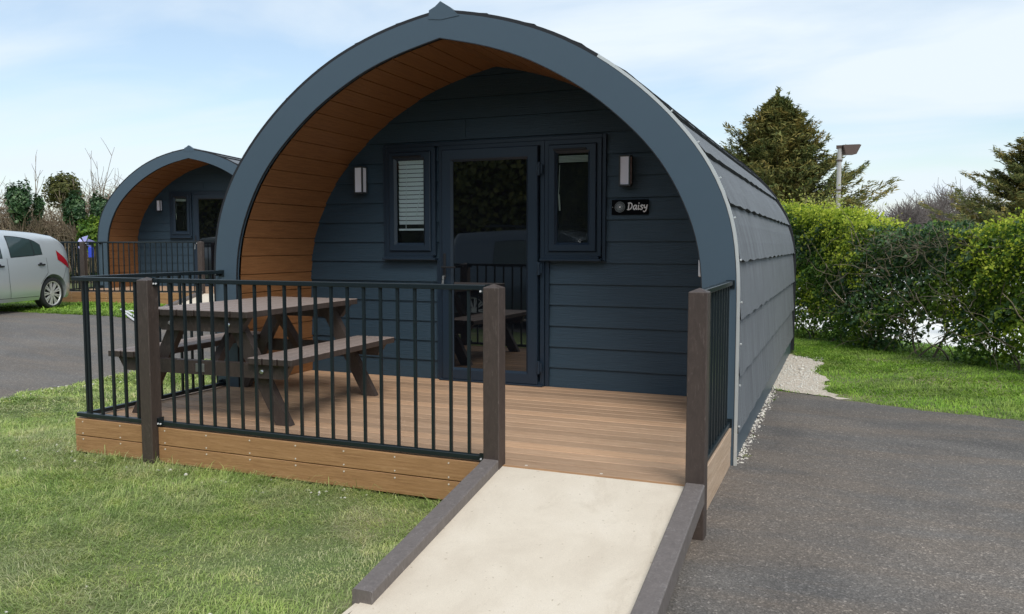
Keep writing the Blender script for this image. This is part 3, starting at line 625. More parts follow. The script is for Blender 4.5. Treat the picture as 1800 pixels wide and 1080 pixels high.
def kerb(x0, x1, ya, yb, zt):
    mb = MB(); za, zb = zt, zt+sl*(yb-ya)*1.0; k = .006
    sec = lambda y, z: [mb.b.verts.new(p) for p in ((x0, y, z-.10), (x0, y, z-k), (x0+k, y, z), (x1-k, y, z), (x1, y, z-k), (x1, y, z-.10))]
    n = 16; R = []
    for i in range(n+1):
        t = i/n; y = ya+(yb-ya)*t; z = za+(zb-za)*t; R.append(sec(y, z+random.uniform(-.0012, .0012)))
    for a, b_ in zip(R, R[1:]):
        for i in range(6): mb.b.faces.new((a[i], a[(i+1) % 6], b_[(i+1) % 6], b_[i]))
    mb.b.faces.new(R[0]); mb.b.faces.new(R[-1][::-1]); return mb.build('kerb_beam', ramp, m_kerb)
kerb(3.321, 3.419, -.056, -1.41, .043); kerb(4.486, 4.586, -.056, -1.66, .034)
# ------------------------------------------------------------------ picnic table
tb = thing('picnic_table', 'brown plastic A-frame picnic table with two benches on the near deck', 'picnic table')
hl = .75
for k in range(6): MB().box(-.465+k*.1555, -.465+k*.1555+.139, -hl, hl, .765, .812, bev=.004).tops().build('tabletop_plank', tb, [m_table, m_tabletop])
for s in (-1, 1):
    for k in range(3):
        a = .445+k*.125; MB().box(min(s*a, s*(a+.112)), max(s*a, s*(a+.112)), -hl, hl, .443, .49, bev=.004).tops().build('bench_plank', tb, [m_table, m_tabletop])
for e in (-1, 1):
    ya = e*.64; yb = e*.70
    MB().prism([(-.76, .44), (-.70, .34), (.70, .34), (.76, .44)], 'y', min(ya, yb), max(ya, yb)).build('bench_beam', tb, m_table)
    MB().prism([(-.42, .762), (-.34, .655), (.34, .655), (.42, .762)], 'y', min(ya, yb), max(ya, yb)).build('top_beam', tb, m_table)
    for s in (-1, 1):
        y0_, y1_ = sorted((e*.58, e*.638)); MB().prism([(s*.71, 0), (s*.59, 0), (s*.17, .76), (s*.29, .76)], 'y', y0_, y1_).build('leg', tb, m_table)
        for bx_, bz in ((.53, .39), (.255, .71)): MB().cyl((s*bx_, e*.695, bz), (s*bx_, e*.708, bz), .017, seg=10).cyl((s*bx_, e*.70, bz), (s*bx_, e*.72, bz), .010, seg=8).build('bolt', tb, m_chrome)
    br = MB(); br.prism([(e*.60, .37), (e*.52, .37), (e*.16, .76), (e*.26, .76)], 'x', -.03, .03); br.build('brace', tb, m_table)
MB().box(-.05, .05, -.35, .35, .72, .762).build('centre_batten', tb, m_table)
MB().box(-.04, .035, -.706, -.7005, .36, .42, bev=.001).build('maker_plate', tb, m_steel)
tb.location = (.905, .965, .0015); tb.rotation_euler = (0, 0, .048); 
# ------------------------------------------------------------------ second pod set
M2 = Matrix.Translation((-10.065, 7.766, .3075)) @ Matrix.Rotation(.2234, 4, 'Z')
bpy.context.view_layer.update()
def dup(o, label):
    c = copy_tree(o, None, M2 @ o.matrix_world); c['label'] = label; return c
p2 = dup(pod, 'smaller looking dark blue arched camping pod in the distance at left behind the silver car')
l2 = dup(lampL, 'wall lamp beside the door of the distant left pod')
l3 = dup(lampR, 'wall lamp right of the distant pod door, hidden by the near arch')
dup(deck, 'orange fronted timber deck of the distant left pod')
dup(postA, 'brown deck post of the distant pod nearest the silver car'); dup(postB, 'brown deck post of the distant pod left of its ramp'); dup(postC, 'brown deck post of the distant pod right of its ramp')
dup(r1, 'short black railing at the left corner of the distant deck behind the car'); dup(r2, 'long black railing along the front of the distant deck'); dup(r3, 'black railing on the left side of the distant deck'); dup(r4, 'black railing on the right side of the distant deck')
dup(ramp, 'cream ramp with grey kerb beams of the distant pod')
# in the distant pod the left window has its blind raised: give it the short blind
for w in [c for c in p2.children if c.name.startswith('window')]:
    for q in list(w.children):
        if q.name.startswith('blind') and len(q.data.polygons) > 80:
            src = [c for c in winR.children if c.name.startswith('blind')][0]; q.data = src.data.copy(); q.data.transform(Matrix.Translation((1.124-2.745, 0, 0)))
# ------------------------------------------------------------------ cars
def car(label, cat, prof, w0, L, wheels, belt, wheel_r, glass, paintm, seams, handles, name, lights, roofw=.72):
    root = thing(name, label, cat); P = np.array(prof)
    us = np.unique(np.r_[np.linspace(0, .6, 25), np.linspace(.6, L-.5, 50), np.linspace(L-.5, L, 18)])
    def ztop(u): return float(np.interp(u, P[:, 0], P[:, 1]))
    def hw(u): e = min(u, L-u); return w0*(1-.30*max(0, 1-e/.42)**2.2)
    def side(u, z):
        zt = ztop(u); w = hw(u); bl = min(belt, zt-.03)
        if z <= bl: return w*(1-.035*((z-.55)/.4)**2-.10*max(0, (.34-z)/.2)**2)
        wb = w*(1-.035*((bl-.55)/.4)**2); t = (z-bl)/max(zt-bl, .02); full_ = min(1, (zt-bl)/.45)
        return wb*(1-(1-roofw)*full_*t**1.15*.72 - .06*t**3*full_)
    b = bmesh.new(); R = []; NF = [0, .06, .18, .35, .55, .75, .9, 1]
    for u in us:
        e = min(u, L-u); zb = .20+.10*max(0, 1-e/.3); zt = ztop(u); bl = min(belt, zt-.03)
        zs = [zb+(bl-zb)*k for k in (0, .08, .25, .5, .75, .92, 1)]+[bl+(zt-bl)*k for k in (.03, .3, .6, .85)]
        pts_ = [(0, zb-.0), (hw(u)*.85, zb)]+[(side(u, z), z) for z in zs]+[(side(u, zt-.02)*.93, zt-.005*1), (side(u, zt)*.6, zt+.016), (0, zt+.022)]
        row = [(u, v, z) for v, z in pts_]+[(u, -v, z) for v, z in pts_[1:-1][::-1]]; R.append([b.verts.new(p) for p in row])
    for a, c in zip(R, R[1:]):
        n = len(a)
        for i in range(n): b.faces.new((a[i], a[(i+1) % n], c[(i+1) % n], c[i]))
    b.faces.new(R[0]); b.faces.new(R[-1][::-1]); bmesh.ops.recalc_face_normals(b, faces=b.faces[:])
    me = bpy.data.meshes.new('body'); b.to_mesh(me); b.free(); tmp = bpy.data.objects.new('tmp', me); COL.objects.link(tmp)
    cm = MB()
    for u in wheels:
        for s in (-1, 1): cm.cyl((u, s*(w0-.26), wheel_r+.01), (u, s*(w0+.3), wheel_r+.01), wheel_r+.055, seg=40)
    co = cm.build('cut', None, m_dark); md = tmp.modifiers.new('b', 'BOOLEAN'); md.object = co; md.operation = 'DIFFERENCE'; md.solver = 'EXACT'
    bpy.context.view_layer.update(); dg = bpy.context.evaluated_depsgraph_get(); me2 = bpy.data.meshes.new_from_object(tmp.evaluated_get(dg))
    for q in (tmp, co): bpy.data.objects.remove(q)
    me2.materials.clear(); me2.shade_smooth(); bo = link('body', me2, root, [paintm])
    try: me2.set_sharp_from_angle(angle=math.radians(38))
    except Exception: pass
    def patch(us_, lo, hi, off, name_, mat, parent, sides=(-1, 1), nz=6):
        for s in sides:
            m_ = MB(); G = [[m_.b.verts.new((u, s*(side(u, lo(u)+(hi(u)-lo(u))*k/nz)+off), lo(u)+(hi(u)-lo(u))*k/nz)) for k in range(nz+1)] for u in us_]
            for a, c in zip(G, G[1:]):
                for k in range(nz): m_.b.faces.new((a[k], c[k], c[k+1], a[k+1]))
            m_.build(name_, parent, mat, True)
    for (u0, u1, lo0, lo1, h0, h1) in glass:
        f = lambda a, b2: (lambda u: a+(b2-a)*(u-u0)/(u1-u0)); n_us = np.linspace(u0, u1, 9)
        bulge = lambda u: h0+(h1-h0)*(u-u0)/(u1-u0)+.012*math.sin(math.pi*(u-u0)/(u1-u0))
        patch(np.linspace(u0-.012, u1+.012, 9), lambda u: lo0+(lo1-lo0)*(u-u0)/(u1-u0)-.012, lambda u: bulge(u)+.012, .0015, 'window_seal', m_trimdark, root)
        patch(n_us, f(lo0, lo1), bulge, .004, 'side_window', m_carglass, root)
    for pl in seams:
        for (ua, za), (ub, zb_) in zip(pl, pl[1:]):
            for s in (-1, 1):
                m_ = MB(); n = 8; V = []
                for i in range(n+1):
                    u, z = ua+(ub-ua)*i/n, za+(zb_-za)*i/n; dxx, dz = (zb_-za), -(ub-ua); Ln = math.hypot(dxx, dz); q = .0035
                    V.append([m_.b.verts.new((u+t*q*dxx/Ln, s*(side(u, z)+.0012), z+t*q*dz/Ln)) for t in (-1, 1)])
                for a, c in zip(V, V[1:]): m_.b.faces.new((a[0], c[0], c[1], a[1]))
                m_.build('door_seam', root, m_trimdark)
    for u, z in handles:
        for s in (-1, 1):
            w = s*(side(u, z)); MB().box(u-.085, u+.085, min(w, w+s*.028), max(w, w+s*.028), z-.012, z+.018, bev=.006).box(u-.02, u+.045, min(w, w+s*.012), max(w, w+s*.012), z-.012, z+.04, bev=.004).build('door_handle', root, m_trimdark)
    for (us0, us1, z0, z1) in lights:
        patch(np.linspace(us0, us1, 9), lambda u: z0+.02+(z1-z0)*.62*(u-us0)/(us1-us0), lambda u: z0+.10+(z1-z0)*.95*((u-us0)/(us1-us0))**.8, .006, 'tail_light', m_red, root)
    m_ = MB(); P2 = [(u, ztop(u)) for u in us]
    V = []
    for u in np.linspace(.16, .52, 8): V.append([m_.b.verts.new((u-.012, s*min(side(u, ztop(u)-.03)*.82, .62), ztop(u)+.022)) for s in (-1, 1)])
    for a, c in zip(V, V[1:]): m_.b.faces.new((a[0], c[0], c[1], a[1]))
    m_.build('rear_window', root, m_carglass)
    ks = [u for u in us if ztop(u) > belt+.06]; uf = max(ks); m_ = MB(); V = []
    for u in np.linspace(uf-.48, uf-.02, 9): V.append([m_.b.verts.new((u+.014, s*min(side(u, ztop(u)-.03)*.84, .62), ztop(u)+.024)) for s in (-1, 1)])
    for a, c in zip(V, V[1:]): m_.b.faces.new((a[0], c[0], c[1], a[1]))
    m_.build('windscreen', root, m_carglass)
    for s in (-1, 1):
        u0_ = L-.20; m_ = MB(); G = [[m_.b.verts.new((u, s*(side(u, z)+.005), z)) for z in np.linspace(.58, .72-(u-u0_+.2)*.15, 4)] for u in np.linspace(u0_-.18, u0_+.12, 7)]
        for a, c in zip(G, G[1:]):
            for k in range(3): m_.b.faces.new((a[k], c[k], c[k+1], a[k+1]))
        m_.build('headlight', root, m_white)
    for u in wheels:
        for s in (-1, 1):
            wq = s*(w0-.035); m_ = MB(); pr = [(wheel_r*.74, .0), (wheel_r*.86, .012), (wheel_r*.97, .0), (wheel_r, -.03), (wheel_r, -.15), (wheel_r*.95, -.185), (wheel_r*.72, -.185)]; rings = []
            for i in range(36):
                a = i*math.pi/18; rings.append([m_.b.verts.new((u+math.cos(a)*r, wq+s*o_, wheel_r+math.sin(a)*r)) for r, o_ in pr])
            for i in range(36):
                for k in range(len(pr)-1): m_.b.faces.new((rings[i][k], rings[(i+1) % 36][k], rings[(i+1) % 36][k+1], rings[i][k+1]))
            wh = m_.build('wheel', root, m_tyre, True)
            m_ = MB(); m_.cyl((u, wq-s*.02, wheel_r), (u, wq-s*.006, wheel_r), wheel_r*.17, seg=16).cyl((u, wq-s*.10, wheel_r), (u, wq-s*.09, wheel_r), wheel_r*.76, seg=32, mi=1)
            for k in range(9):
                for dlt in (-.115, .115):
                    a = k*2*math.pi/9; c, sn = math.cos(a+dlt), math.sin(a+dlt); c0, s0 = math.cos(a+dlt*.5), math.sin(a+dlt*.5); r0, r1_ = wheel_r*.13, wheel_r*.73; t = .0125
                    pts_ = [(r0*c0-t*s0*.7, r0*s0+t*c0*.7), (r1_*c-t*sn, r1_*sn+t*c), (r1_*c+t*sn, r1_*sn-t*c), (r0*c0+t*s0*.7, r0*s0-t*c0*.7)]
                    m_.prism([(u+p, wheel_r+q) for p, q in pts_], 'y', *sorted((wq-s*.03, wq-s*.008)))
            rr = []
            for i in range(36):
                a = i*math.pi/18; rr.append([m_.b.verts.new((u+math.cos(a)*r, wq+s*o_, wheel_r+math.sin(a)*r)) for r, o_ in ((wheel_r*.70, -.02), (wheel_r*.72, .001), (wheel_r*.76, .003))])
            for i in range(36):
                for k in range(2): m_.b.faces.new((rr[i][k], rr[(i+1) % 36][k], rr[(i+1) % 36][k+1], rr[i][k+1]))
            m_.build('rim', wh, [m_alloy, m_dark])
    return root
hatch = [(0, .42), (.02, .74), (.05, .95), (.11, 1.08), (.22, 1.22), (.35, 1.33), (.50, 1.395), (.9, 1.445), (1.4, 1.468), (1.9, 1.475), (2.3, 1.44), (2.6, 1.34), (3.05, 1.06), (3.2, .99), (3.6, .89), (3.85, .76), (3.97, .6), (4.0, .45)]
cr1 = car('silver five door hatchback parked on the grass verge at the left edge', 'car', hatch, .835, 4.0, (.72, 3.2), .985, .302,
          [(1.17, 1.74, 1.03, 1.0, 1.315, 1.37), (.955, 1.15, 1.05, 1.035, 1.22, 1.31), (1.95, 2.6, .99, .965, 1.38, 1.27)], m_silver,
          [[(1.80, .27), (1.84, .6), (1.84, .98)], [(.86, .98), (.86, .7), (1.06, .50)], [(2.95, .28), (2.98, .6), (2.9, .96)], [(.30, .86), (.42, .64), (.46, .55)], [(1.10, .27), (2.85, .27)]],
          [(1.02, .85), (2.03, .84)], 'parked_car', [(.24, .56, .74, 1.03)], .80)
TH = .25; wp = at(94, 543, 15.45); wp[2] = float(hgt(wp[0]))
# local +x (front) -> world direction (sin TH, -cos TH)
ang = math.atan2(-math.cos(TH), math.sin(TH)); cr1.rotation_euler = (0, 0, ang)
o_ = Matrix.Rotation(ang, 3, 'Z') @ Vector((.72, .80, 0)); cr1.location = (wp[0]-o_.x, wp[1]-o_.y, wp[2]+.004)
van = [(0, .45), (.03, .9), (.06, 1.3), (.12, 1.65), (.3, 1.77), (1.5, 1.82), (2.4, 1.80), (2.8, 1.66), (3.25, 1.28), (3.4, 1.16), (3.9, 1.05), (4.15, .9), (4.25, .6), (4.28, .45)]
cr2 = car('dark blue van with roof bars, seen only reflected in the door glass', 'van', van, .9, 4.28, (.8, 3.45), 1.12, .32,
          [(2.15, 2.95, 1.15, 1.13, 1.60, 1.34), (1.2, 2.0, 1.16, 1.15, 1.60, 1.62)], m_vanp, [[(2.08, .3), (2.08, 1.1)], [(3.05, .35), (3.05, 1.1)]], [(2.2, 1.02)], 'parked_van', [], .8)
MB().box(.9, 2.3, -.62, -.58, 1.88, 1.91).box(.9, 2.3, .58, .62, 1.88, 1.91).box(1.0, 1.04, -.6, .6, 1.91, 1.94).box(2.1, 2.14, -.6, .6, 1.91, 1.94).build('roof_bars', cr2, m_black)
cr2.location = (-1.9, -5.4, -.266); cr2.rotation_euler = (0, 0, .12)
# ------------------------------------------------------------------ vegetation
def plant(name, label, cat, loc, group=None): return thing(name, label, cat, loc, group)
def put_leaves(name, parent, C_, N_, size, mat, asp=.6, fold=.3, D=None):
    V, Fc = leaves(C_, N_, size, asp, fold, D); return mesh_np(name, V, Fc, mat, parent)
def put_tubes(name, parent, segs, mat):
    s = np.array(segs, float); V, Fc = tubes(s[:, :3], s[:, 3:6], s[:, 6], s[:, 7]); return mesh_np(name, V, Fc, mat, parent)
def crooked(p, d, L, r, n, bend, out, taper=.5, up=0.):
    p = np.array(p, float); d = unit(np.array(d, float)); st = L/n
    for i in range(n):
        d = unit(d+rng.normal(0, bend, 3)+np.array([0, 0, up])); q = p+d*st; out.append([*p, *q, r*(1-(1-taper)*i/n), r*(1-(1-taper)*(i+1)/n)]); p = q
    return p, d
# the clipped hedge on the right
E0, E1 = np.array([2.3, 12.0]), np.array([11.0, 2.45]); HL = float(np.linalg.norm(E1-E0)); eh = (E1-E0)/HL; nh = np.array([-eh[1], eh[0]])*1.0
if nh@(CAM[:2]-E0) > 0: nh = -nh                     # nh points away from the viewer
hed = plant('hedge', 'long mixed green hedge with pale gaps at its foot behind the lawn at right', 'hedge', (6.2, 7.6, -.27))
def hedge_pts(n, d0, d1, smin=0, smax=None, top=False):
    s = rng.uniform(smin, smax or HL, n); q = np.stack([s, s*0, s*0], 1)
    H = np.interp(s, [0, 3.0, 3.9, 4.9, 5.6, 6.3, 6.9, 7.6, 13], [2.35, 2.17, 2.02, 1.80, 1.74, 1.74, 1.86, 1.84, 1.9])+.10*wob(q, 2.2)+.07*wob(q+3, 6)
    z = H*rng.uniform(0, 1, n)**.85
    if top: z = H+.05-np.abs(rng.normal(0, .12, n))+.10*rng.uniform(0, 1, n)**4
    P = np.stack([s, z, s*0], 1); dep = (d0+(d1-d0)*rng.uniform(0, 1, n)**1.6)+.22*wob(P, 1.8)+.10*wob(P+7, 5)+.14+.22*np.clip((z-H+.25)/.25, 0, 1)*rng.uniform(0, 1, n)
    if top: dep = rng.uniform(.05, 1.0, n)
    dep += .22*np.clip((.5-z)/.5, 0, 1)
    xy = E0+eh*s[:, None]+nh*dep[:, None]; return np.stack([xy[:, 0], xy[:, 1], -.27+z], 1), s, z, H
fr = np.array([-nh[0], -nh[1], .45])
def hedge_mesh(name, n, size, mat, keep, top=False, d0=0, d1=.55):
    P, s, z, H = hedge_pts(n, d0, d1, top=top); k = keep(P, s, z, H, rng.uniform(size=n)); P = P[k]
    gap = np.clip((np.clip(.18+.62*wob(np.stack([s, s*0, s*0], 1), 2.3)+.12*wob(np.stack([s, z, s*0], 1), 7), .0, .62)-z)/.12, 0, 1)[k]; kk = rng.uniform(size=len(P)) > gap*.96; P = P[kk]
    N = fr+rng.normal(0, .75, P.shape); put_leaves(name, hed, P, N, size*rng.lognormal(0, .25, len(P)), mat, .62, .3)
def ivyzone(P, s): return wob(np.stack([s*.8, P[:, 2], s*0], 1), 1.9)+1.5*np.exp(-((s-5.3)/.9)**2)-.25
hedge_mesh('foliage', 95000, .052, m_hedge, lambda P, s, z, H, r: (ivyzone(P, s) < .5) | (r < .25))
hedge_mesh('ivy', 42000, .062, m_ivy, lambda P, s, z, H, r: (ivyzone(P, s) > .25) | (r < .12), d0=-.02)
hedge_mesh('new_growth', 36000, .042, m_lime, lambda P, s, z, H, r: (np.abs(s-5.5) > .9) & (r < .42+.7*wob(P, 3.2)), top=True)
hedge_mesh('new_growth', 60000, .042, m_lime, lambda P, s, z, H, r: (r < -.05+.75*wob(P+2, 3.0)+.25*(z/H)) & (z > .4) & (np.abs(s-5.3) > .7), d0=-.05, d1=.12)
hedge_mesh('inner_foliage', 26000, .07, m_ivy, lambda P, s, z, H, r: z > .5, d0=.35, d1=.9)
seg = []
for i in range(90):
    s = rng.uniform(0, HL); p = E0+eh*s+nh*rng.uniform(.35, .7); e, d = crooked((p[0], p[1], -.29), (rng.normal(0, .3), rng.normal(0, .3), 1), rng.uniform(.6, 1.6), rng.uniform(.008, .022), 7, .22, seg, .4)
for i in range(240):
    s = rng.normal(5.35, .75) if i < 170 else rng.uniform(0, HL); z0 = rng.uniform(.25, 1.6); p = E0+eh*s+nh*rng.uniform(-.02, .22)
    dd_ = np.array([*(eh*rng.normal(0, 1)-nh*rng.uniform(0, .35)), rng.normal(.15, .6)]); crooked((p[0], p[1], -.27+z0), dd_, rng.uniform(.3, .8), rng.uniform(.003, .008), 6, .3, seg, .3)
for i in range(160):
    s = rng.uniform(4.6, 6.5); p = E0+eh*s+nh*rng.uniform(.05, .5); crooked((p[0], p[1], -.27+rng.uniform(1.5, 1.68)), (rng.normal(), rng.normal(), rng.uniform(.1, .8)), rng.uniform(.12, .35), .004, 4, .3, seg, .3)
put_tubes('branches', hed, seg, m_hedgetwig)
# conifers
def conifer(loc, H, R, label, n=330, slope=0., dens=1.):
    t = plant('conifer_tree', label, 'tree', tuple(loc), 'dark green conifers beyond the hedge'); base = np.array(loc)
    tr = []; crooked(base, (0, 0, 1), H*.96, H*.028, 12, .01, tr, .1); put_tubes('trunk', t, tr, m_bark)
    seg, C_, N_, D_, Sz = [], [], [], [], []
    for i in range(n):
        f = (i+rng.uniform())/n; f = f**.80; h = .25+f*(H*.97-.25); a = rng.uniform(0, 6.283); rr = R*(1-f)**.95*(1+.14*math.sin(a*2+1)+rng.normal(0, .17))+.14
        up = .25+.75*f; d = np.array([math.cos(a), math.sin(a), slope+.62*f]); p = base+np.array([0, 0, h]); m = 9; st = rr/m*1.06; q = p.copy(); dcur = unit(d)
        for k in range(m):
            dcur = unit(dcur+rng.normal(0, .06, 3)+np.array([0, 0, .035])); q2 = q+dcur*st; seg.append([*q, *q2, .022*(1-k/m)+.003, .022*(1-(k+1)/m)+.003])
            if k >= 2:
                ns = int(dens*(40 if k < m-1 else 46)*(.45+.75*(1-f)))
                tt = rng.uniform(0, 1, (ns, 1)); c = q+(q2-q)*tt; sd = unit(np.cross(dcur, [0, 0, 1.])); w = rr*.15*(1-k/m*.8)+.05
                off = sd*rng.uniform(-1, 1, (ns, 1))*w+rng.normal(0, .035, (ns, 3)); dr = unit(dcur+off/w*.8+np.array([0, 0, .18])+rng.normal(0, .22, (ns, 3)))
                C_.append(c+off+dr*.05); D_.append(dr); N_.append(np.array([0, 0, 1.])+rng.normal(0, .5, (ns, 3))); Sz.append(rng.uniform(.10, .24, ns))
            q = q2
    for _ in range(9):
        a = rng.uniform(0, 6.283); h0 = H*rng.uniform(.72, .93); crooked(base+np.array([0, 0, h0]), (math.cos(a)*.6, math.sin(a)*.6, 1.), H*rng.uniform(.10, .17), .012, 6, .1, seg, .3, .05)
        for sgm in seg[-5:]:
            for _k in range(5): C_.append(np.array([sgm[3:6]])+rng.normal(0, .02, (1, 3))); D_.append(unit(np.array([[math.cos(a)*.7, math.sin(a)*.7, 1.]])+rng.normal(0, .5, (1, 3)))); N_.append(rng.normal(0, 1, (1, 3))); Sz.append(rng.uniform(.09, .18, 1))
    for _ in range(200):
        hh = H*rng.uniform(.86, 1.05); wd = .05+.5*max(0, 1.0-hh/H); C_.append(base+np.array([[rng.normal(0, wd*.5), rng.normal(0, wd*.5), hh]])); D_.append(unit(np.array([[rng.normal(0, .5), rng.normal(0, .5), 1.]]))); N_.append(rng.normal(0, 1, (1, 3))); Sz.append(rng.uniform(.12, .24, 1))
    put_tubes('branches', t, seg, m_bark); put_leaves('foliage', t, np.concatenate(C_), np.concatenate(N_), np.concatenate(Sz), m_conifer, .26, .12, np.concatenate(D_)); return t
c1 = at(1368, 172, 25.); conifer((c1[0], c1[1], -.28), c1[2]+.28, 3.15, 'dark green and rusty conifer tree behind the hedge next to the lamp post', 520, .22, .85)
c2 = at(1885, 205, 28.); conifer((c2[0], c2[1], -.28), c2[2]+.28, 3.9, 'dark conifer tree at the right edge behind the hedge', 800, .02, 1.3)
c3 = at(2040, 330, 33.); conifer((c3[0], c3[1], -.28), c3[2]+.28, 3.6, 'lower conifer partly out of frame at far right', 150)
def leafy_shrub(px0, px1, ytop, D, label, mat, n, group=None, name='shrub', size=.06, twm=None, zbase=-.28, dens_top=.5):
    a, b_ = at(px0, 432, D), at(px1, 432, D); cx, cy = (a[0]+b_[0])/2, (a[1]+b_[1])/2; w = np.linalg.norm(b_-a)/2; ht = at(0, ytop, D)[2]*0+CAM[2]+(432-ytop)/FPX*D-zbase
    t = plant(name, label, 'shrub', (cx, cy, zbase), group); seg = []; C_ = []
    for i in range(90):
        aa = rng.uniform(0, 6.28); r = w*math.sqrt(rng.uniform()); p = (cx+r*.3*math.cos(aa), cy+r*.3*math.sin(aa), zbase); Lh = ht*(1-.35*(r/w)**2)*rng.uniform(.75, 1.02)
        s0 = len(seg); crooked(p, (math.cos(aa)*r/ht, math.sin(aa)*r/ht, 1), Lh, .014, 12, .07, seg, .2, .02)
        for sgm in seg[s0+4:]: C_.append(np.array(sgm[3:6])+rng.normal(0, .10, (max(1, int(n/90/8)), 3)))
    put_tubes('stems', t, seg, twm or m_twig); C_ = np.concatenate(C_); put_leaves('foliage', t, C_, rng.normal(0, 1, C_.shape)+np.array([0, -.4, .6]), size*rng.lognormal(0, .3, len(C_)), mat); return t
leafy_shrub(1385, 1505, 318, 17.5, 'yellow green leafy shrub rising over the hedge below the conifer', m_shrub, 5200)
leafy_shrub(1255, 1395, 372, 16.5, 'yellow green shrub growing against the hedge close behind the pod', m_shrub, 2600)
leafy_shrub(1705, 1760, 378, 13.5, 'small lime shoots sticking up above the right part of the hedge', m_lime, 900, size=.045)
leafy_shrub(1545, 1575, 362, 30, 'thin pale green sapling between the conifer and the bare trees', m_shrub, 700, size=.08)
for a_, b2, yt, D_, lb in ((1555, 1640, 392, 40, 'low dull green bush at the foot of the bare trees'), (1625, 1720, 388, 38, 'dull green bush between the bare trees and the right conifer')):
    leafy_shrub(a_, b2, yt, D_, lb, m_olive, 4500, size=.14)
# distant bare trees
def bare_tree(px, ytop, D, wpx, label, mat, n0=7, depth=4, name='bare_tree', group='leafless trees on the skyline'):
    p = at(px, 432, D); zb = -.28; H = CAM[2]+(432-ytop)/FPX*D-zb; Wd = wpx/FPX*D/2; t = plant(name, label, 'tree', (p[0], p[1], zb), group); seg = []; crown = []
    base = np.array([p[0], p[1], zb]); crooked(base, (0, 0, 1), H*.35, H*.03, 5, .02, seg, .8); e = np.array(seg[-1][3:6]); cz = zb+H*.56; rv = H*.44
    for i in range(n0):                                   # limbs fanning out from the fork, each splitting into finer wood
        d = unit(np.array([rng.normal(0, .8), rng.normal(0, .8), rng.uniform(.35, 1.3)])); tgt = np.array([p[0], p[1], cz])+d*np.array([Wd, Wd, rv])*.72
        s0 = len(crown); crooked(e, tgt-e, np.linalg.norm(tgt-e), H*.012, 7, .09, crown, .35)
        for j in range(s0+2, len(crown)):
            for _ in range(3): crooked(crown[j][:3], unit(tgt-e)+rng.normal(0, .6, 3), H*rng.uniform(.10, .2), H*.005, 5, .16, crown, .4, .03)
    for i in range(1500):                                 # fine twigs through the outer crown
        d = unit(rng.normal(size=3)); d[2] = abs(d[2])*1.0-.35*rng.uniform(); q = np.array([p[0], p[1], cz])+d*np.array([Wd, Wd, rv])*rng.uniform(.35, .93)*(1+.16*math.sin(5*d[0]+px)+.10*math.sin(9*d[1]+4*d[2]))
        crooked(q, d+np.array([0, 0, .25])+rng.normal(0, .3, 3), H*rng.uniform(.05, .13), D*.00030, 4, .18, crown, .6)
    c = np.array(crown); c[:, 6:] = np.maximum(c[:, 6:], D*.00018); put_tubes('trunk', t, seg, mat); put_tubes('crown', t, c, mat); return t
bare_tree(1590, 345, 55, 95, 'rounded grey brown bare tree, left one on the skyline', m_far, 14, 4)
bare_tree(1630, 342, 60, 120, 'wide grey brown bare tree in the middle of the skyline', m_far, 16, 4)
bare_tree(1675, 320, 62, 110, 'tallest bare tree on the skyline, left of the right conifer', m_far, 9, 4)
bare_tree(1532, 368, 50, 60, 'small bare tree just right of the lamp post conifer', m_far, 6, 4)
bare_tree(1735, 345, 66, 100, 'bare tree mostly hidden behind the right conifer', m_far, 8, 3)
# lamp post
q = at(1473, 365, 20); lp = thing('lamp_post', 'grey pole with a rusty brown floodlight head behind the hedge', 'lamp post', (q[0], q[1], -.28)); zt = CAM[2]+(432-262)/FPX*20
MB().cyl((q[0], q[1], -.28), (q[0], q[1], zt), .06, .05, 12).build('pole', lp, m_pole)
for z in (zt-.33, zt-1.05): MB().cyl((q[0], q[1], z), (q[0], q[1], z+.04), .066, seg=12).build('band', lp, m_rust)
mb = MB()
mb.box(-.08, .05, -.05, .05, -.02, .06, mat=Matrix.Translation((q[0], q[1], zt))); mb.build('bracket', lp, m_rust)
rm = Matrix.Translation((q[0], q[1], zt)) @ Matrix.Rotation(YAW, 4, 'Z')
mb = MB(); mb.prism([(.03, .06), (.42, .075), (.47, .06), (.36, -.16), (.10, -.16), (.06, -.02)], 'y', -.14, .14, mat=rm); mb.build('floodlight', lp, m_rust)
# ------------------------------------------------------------------ left thicket
def blob(n, c, r, noise=.25, shell=.55):
    d = unit(rng.normal(size=(n, 3))); rr = rng.uniform(shell, 1, n)**.6; P = np.array(c)+d*np.array(r)*rr[:, None]*(1+noise*wob(d*2+np.array(c), 1.5)+noise*.6*wob(d*5+np.array(c), 1.5))[:, None]; return P, d
def zpx(y, D): return CAM[2]+(432-y)/FPX*D
D0 = 23.
L0, L1 = at(-260, 432, D0+1), at(330, 432, D0+4)
tk = plant('bramble_thicket', 'tangled brown bramble thicket with dark leaves behind the silver car', 'thicket', ((L0[0]+L1[0])/2, (L0[1]+L1[1])/2, 0)); seg = []
for i in range(9000):
    t = rng.uniform(); pxc = -260+590*t; p = L0+(L1-L0)*t; dep = rng.uniform(0, 1.6); hz = np.interp(pxc, [-260, 0, 60, 110, 150, 200, 330], [2.4, 2.5, 2.1, 2.4, 2.8, 2.9, 2.7]); z = rng.uniform(0, 1)**.8*hz
    st = np.array([p[0]-R_[0]*0+F_[0]*dep, p[1]+F_[1]*dep, z]); d = np.array([*(R_[:2]*rng.normal(0, .8)), rng.normal(.25, .6)])-np.array([*F_[:2], 0])*rng.uniform(0, .3)
    crooked(st, d, rng.uniform(.4, 1.2), rng.uniform(.006, .016), 5, .3, seg, .35, -.05)
put_tubes('twigs', tk, seg, m_twig)
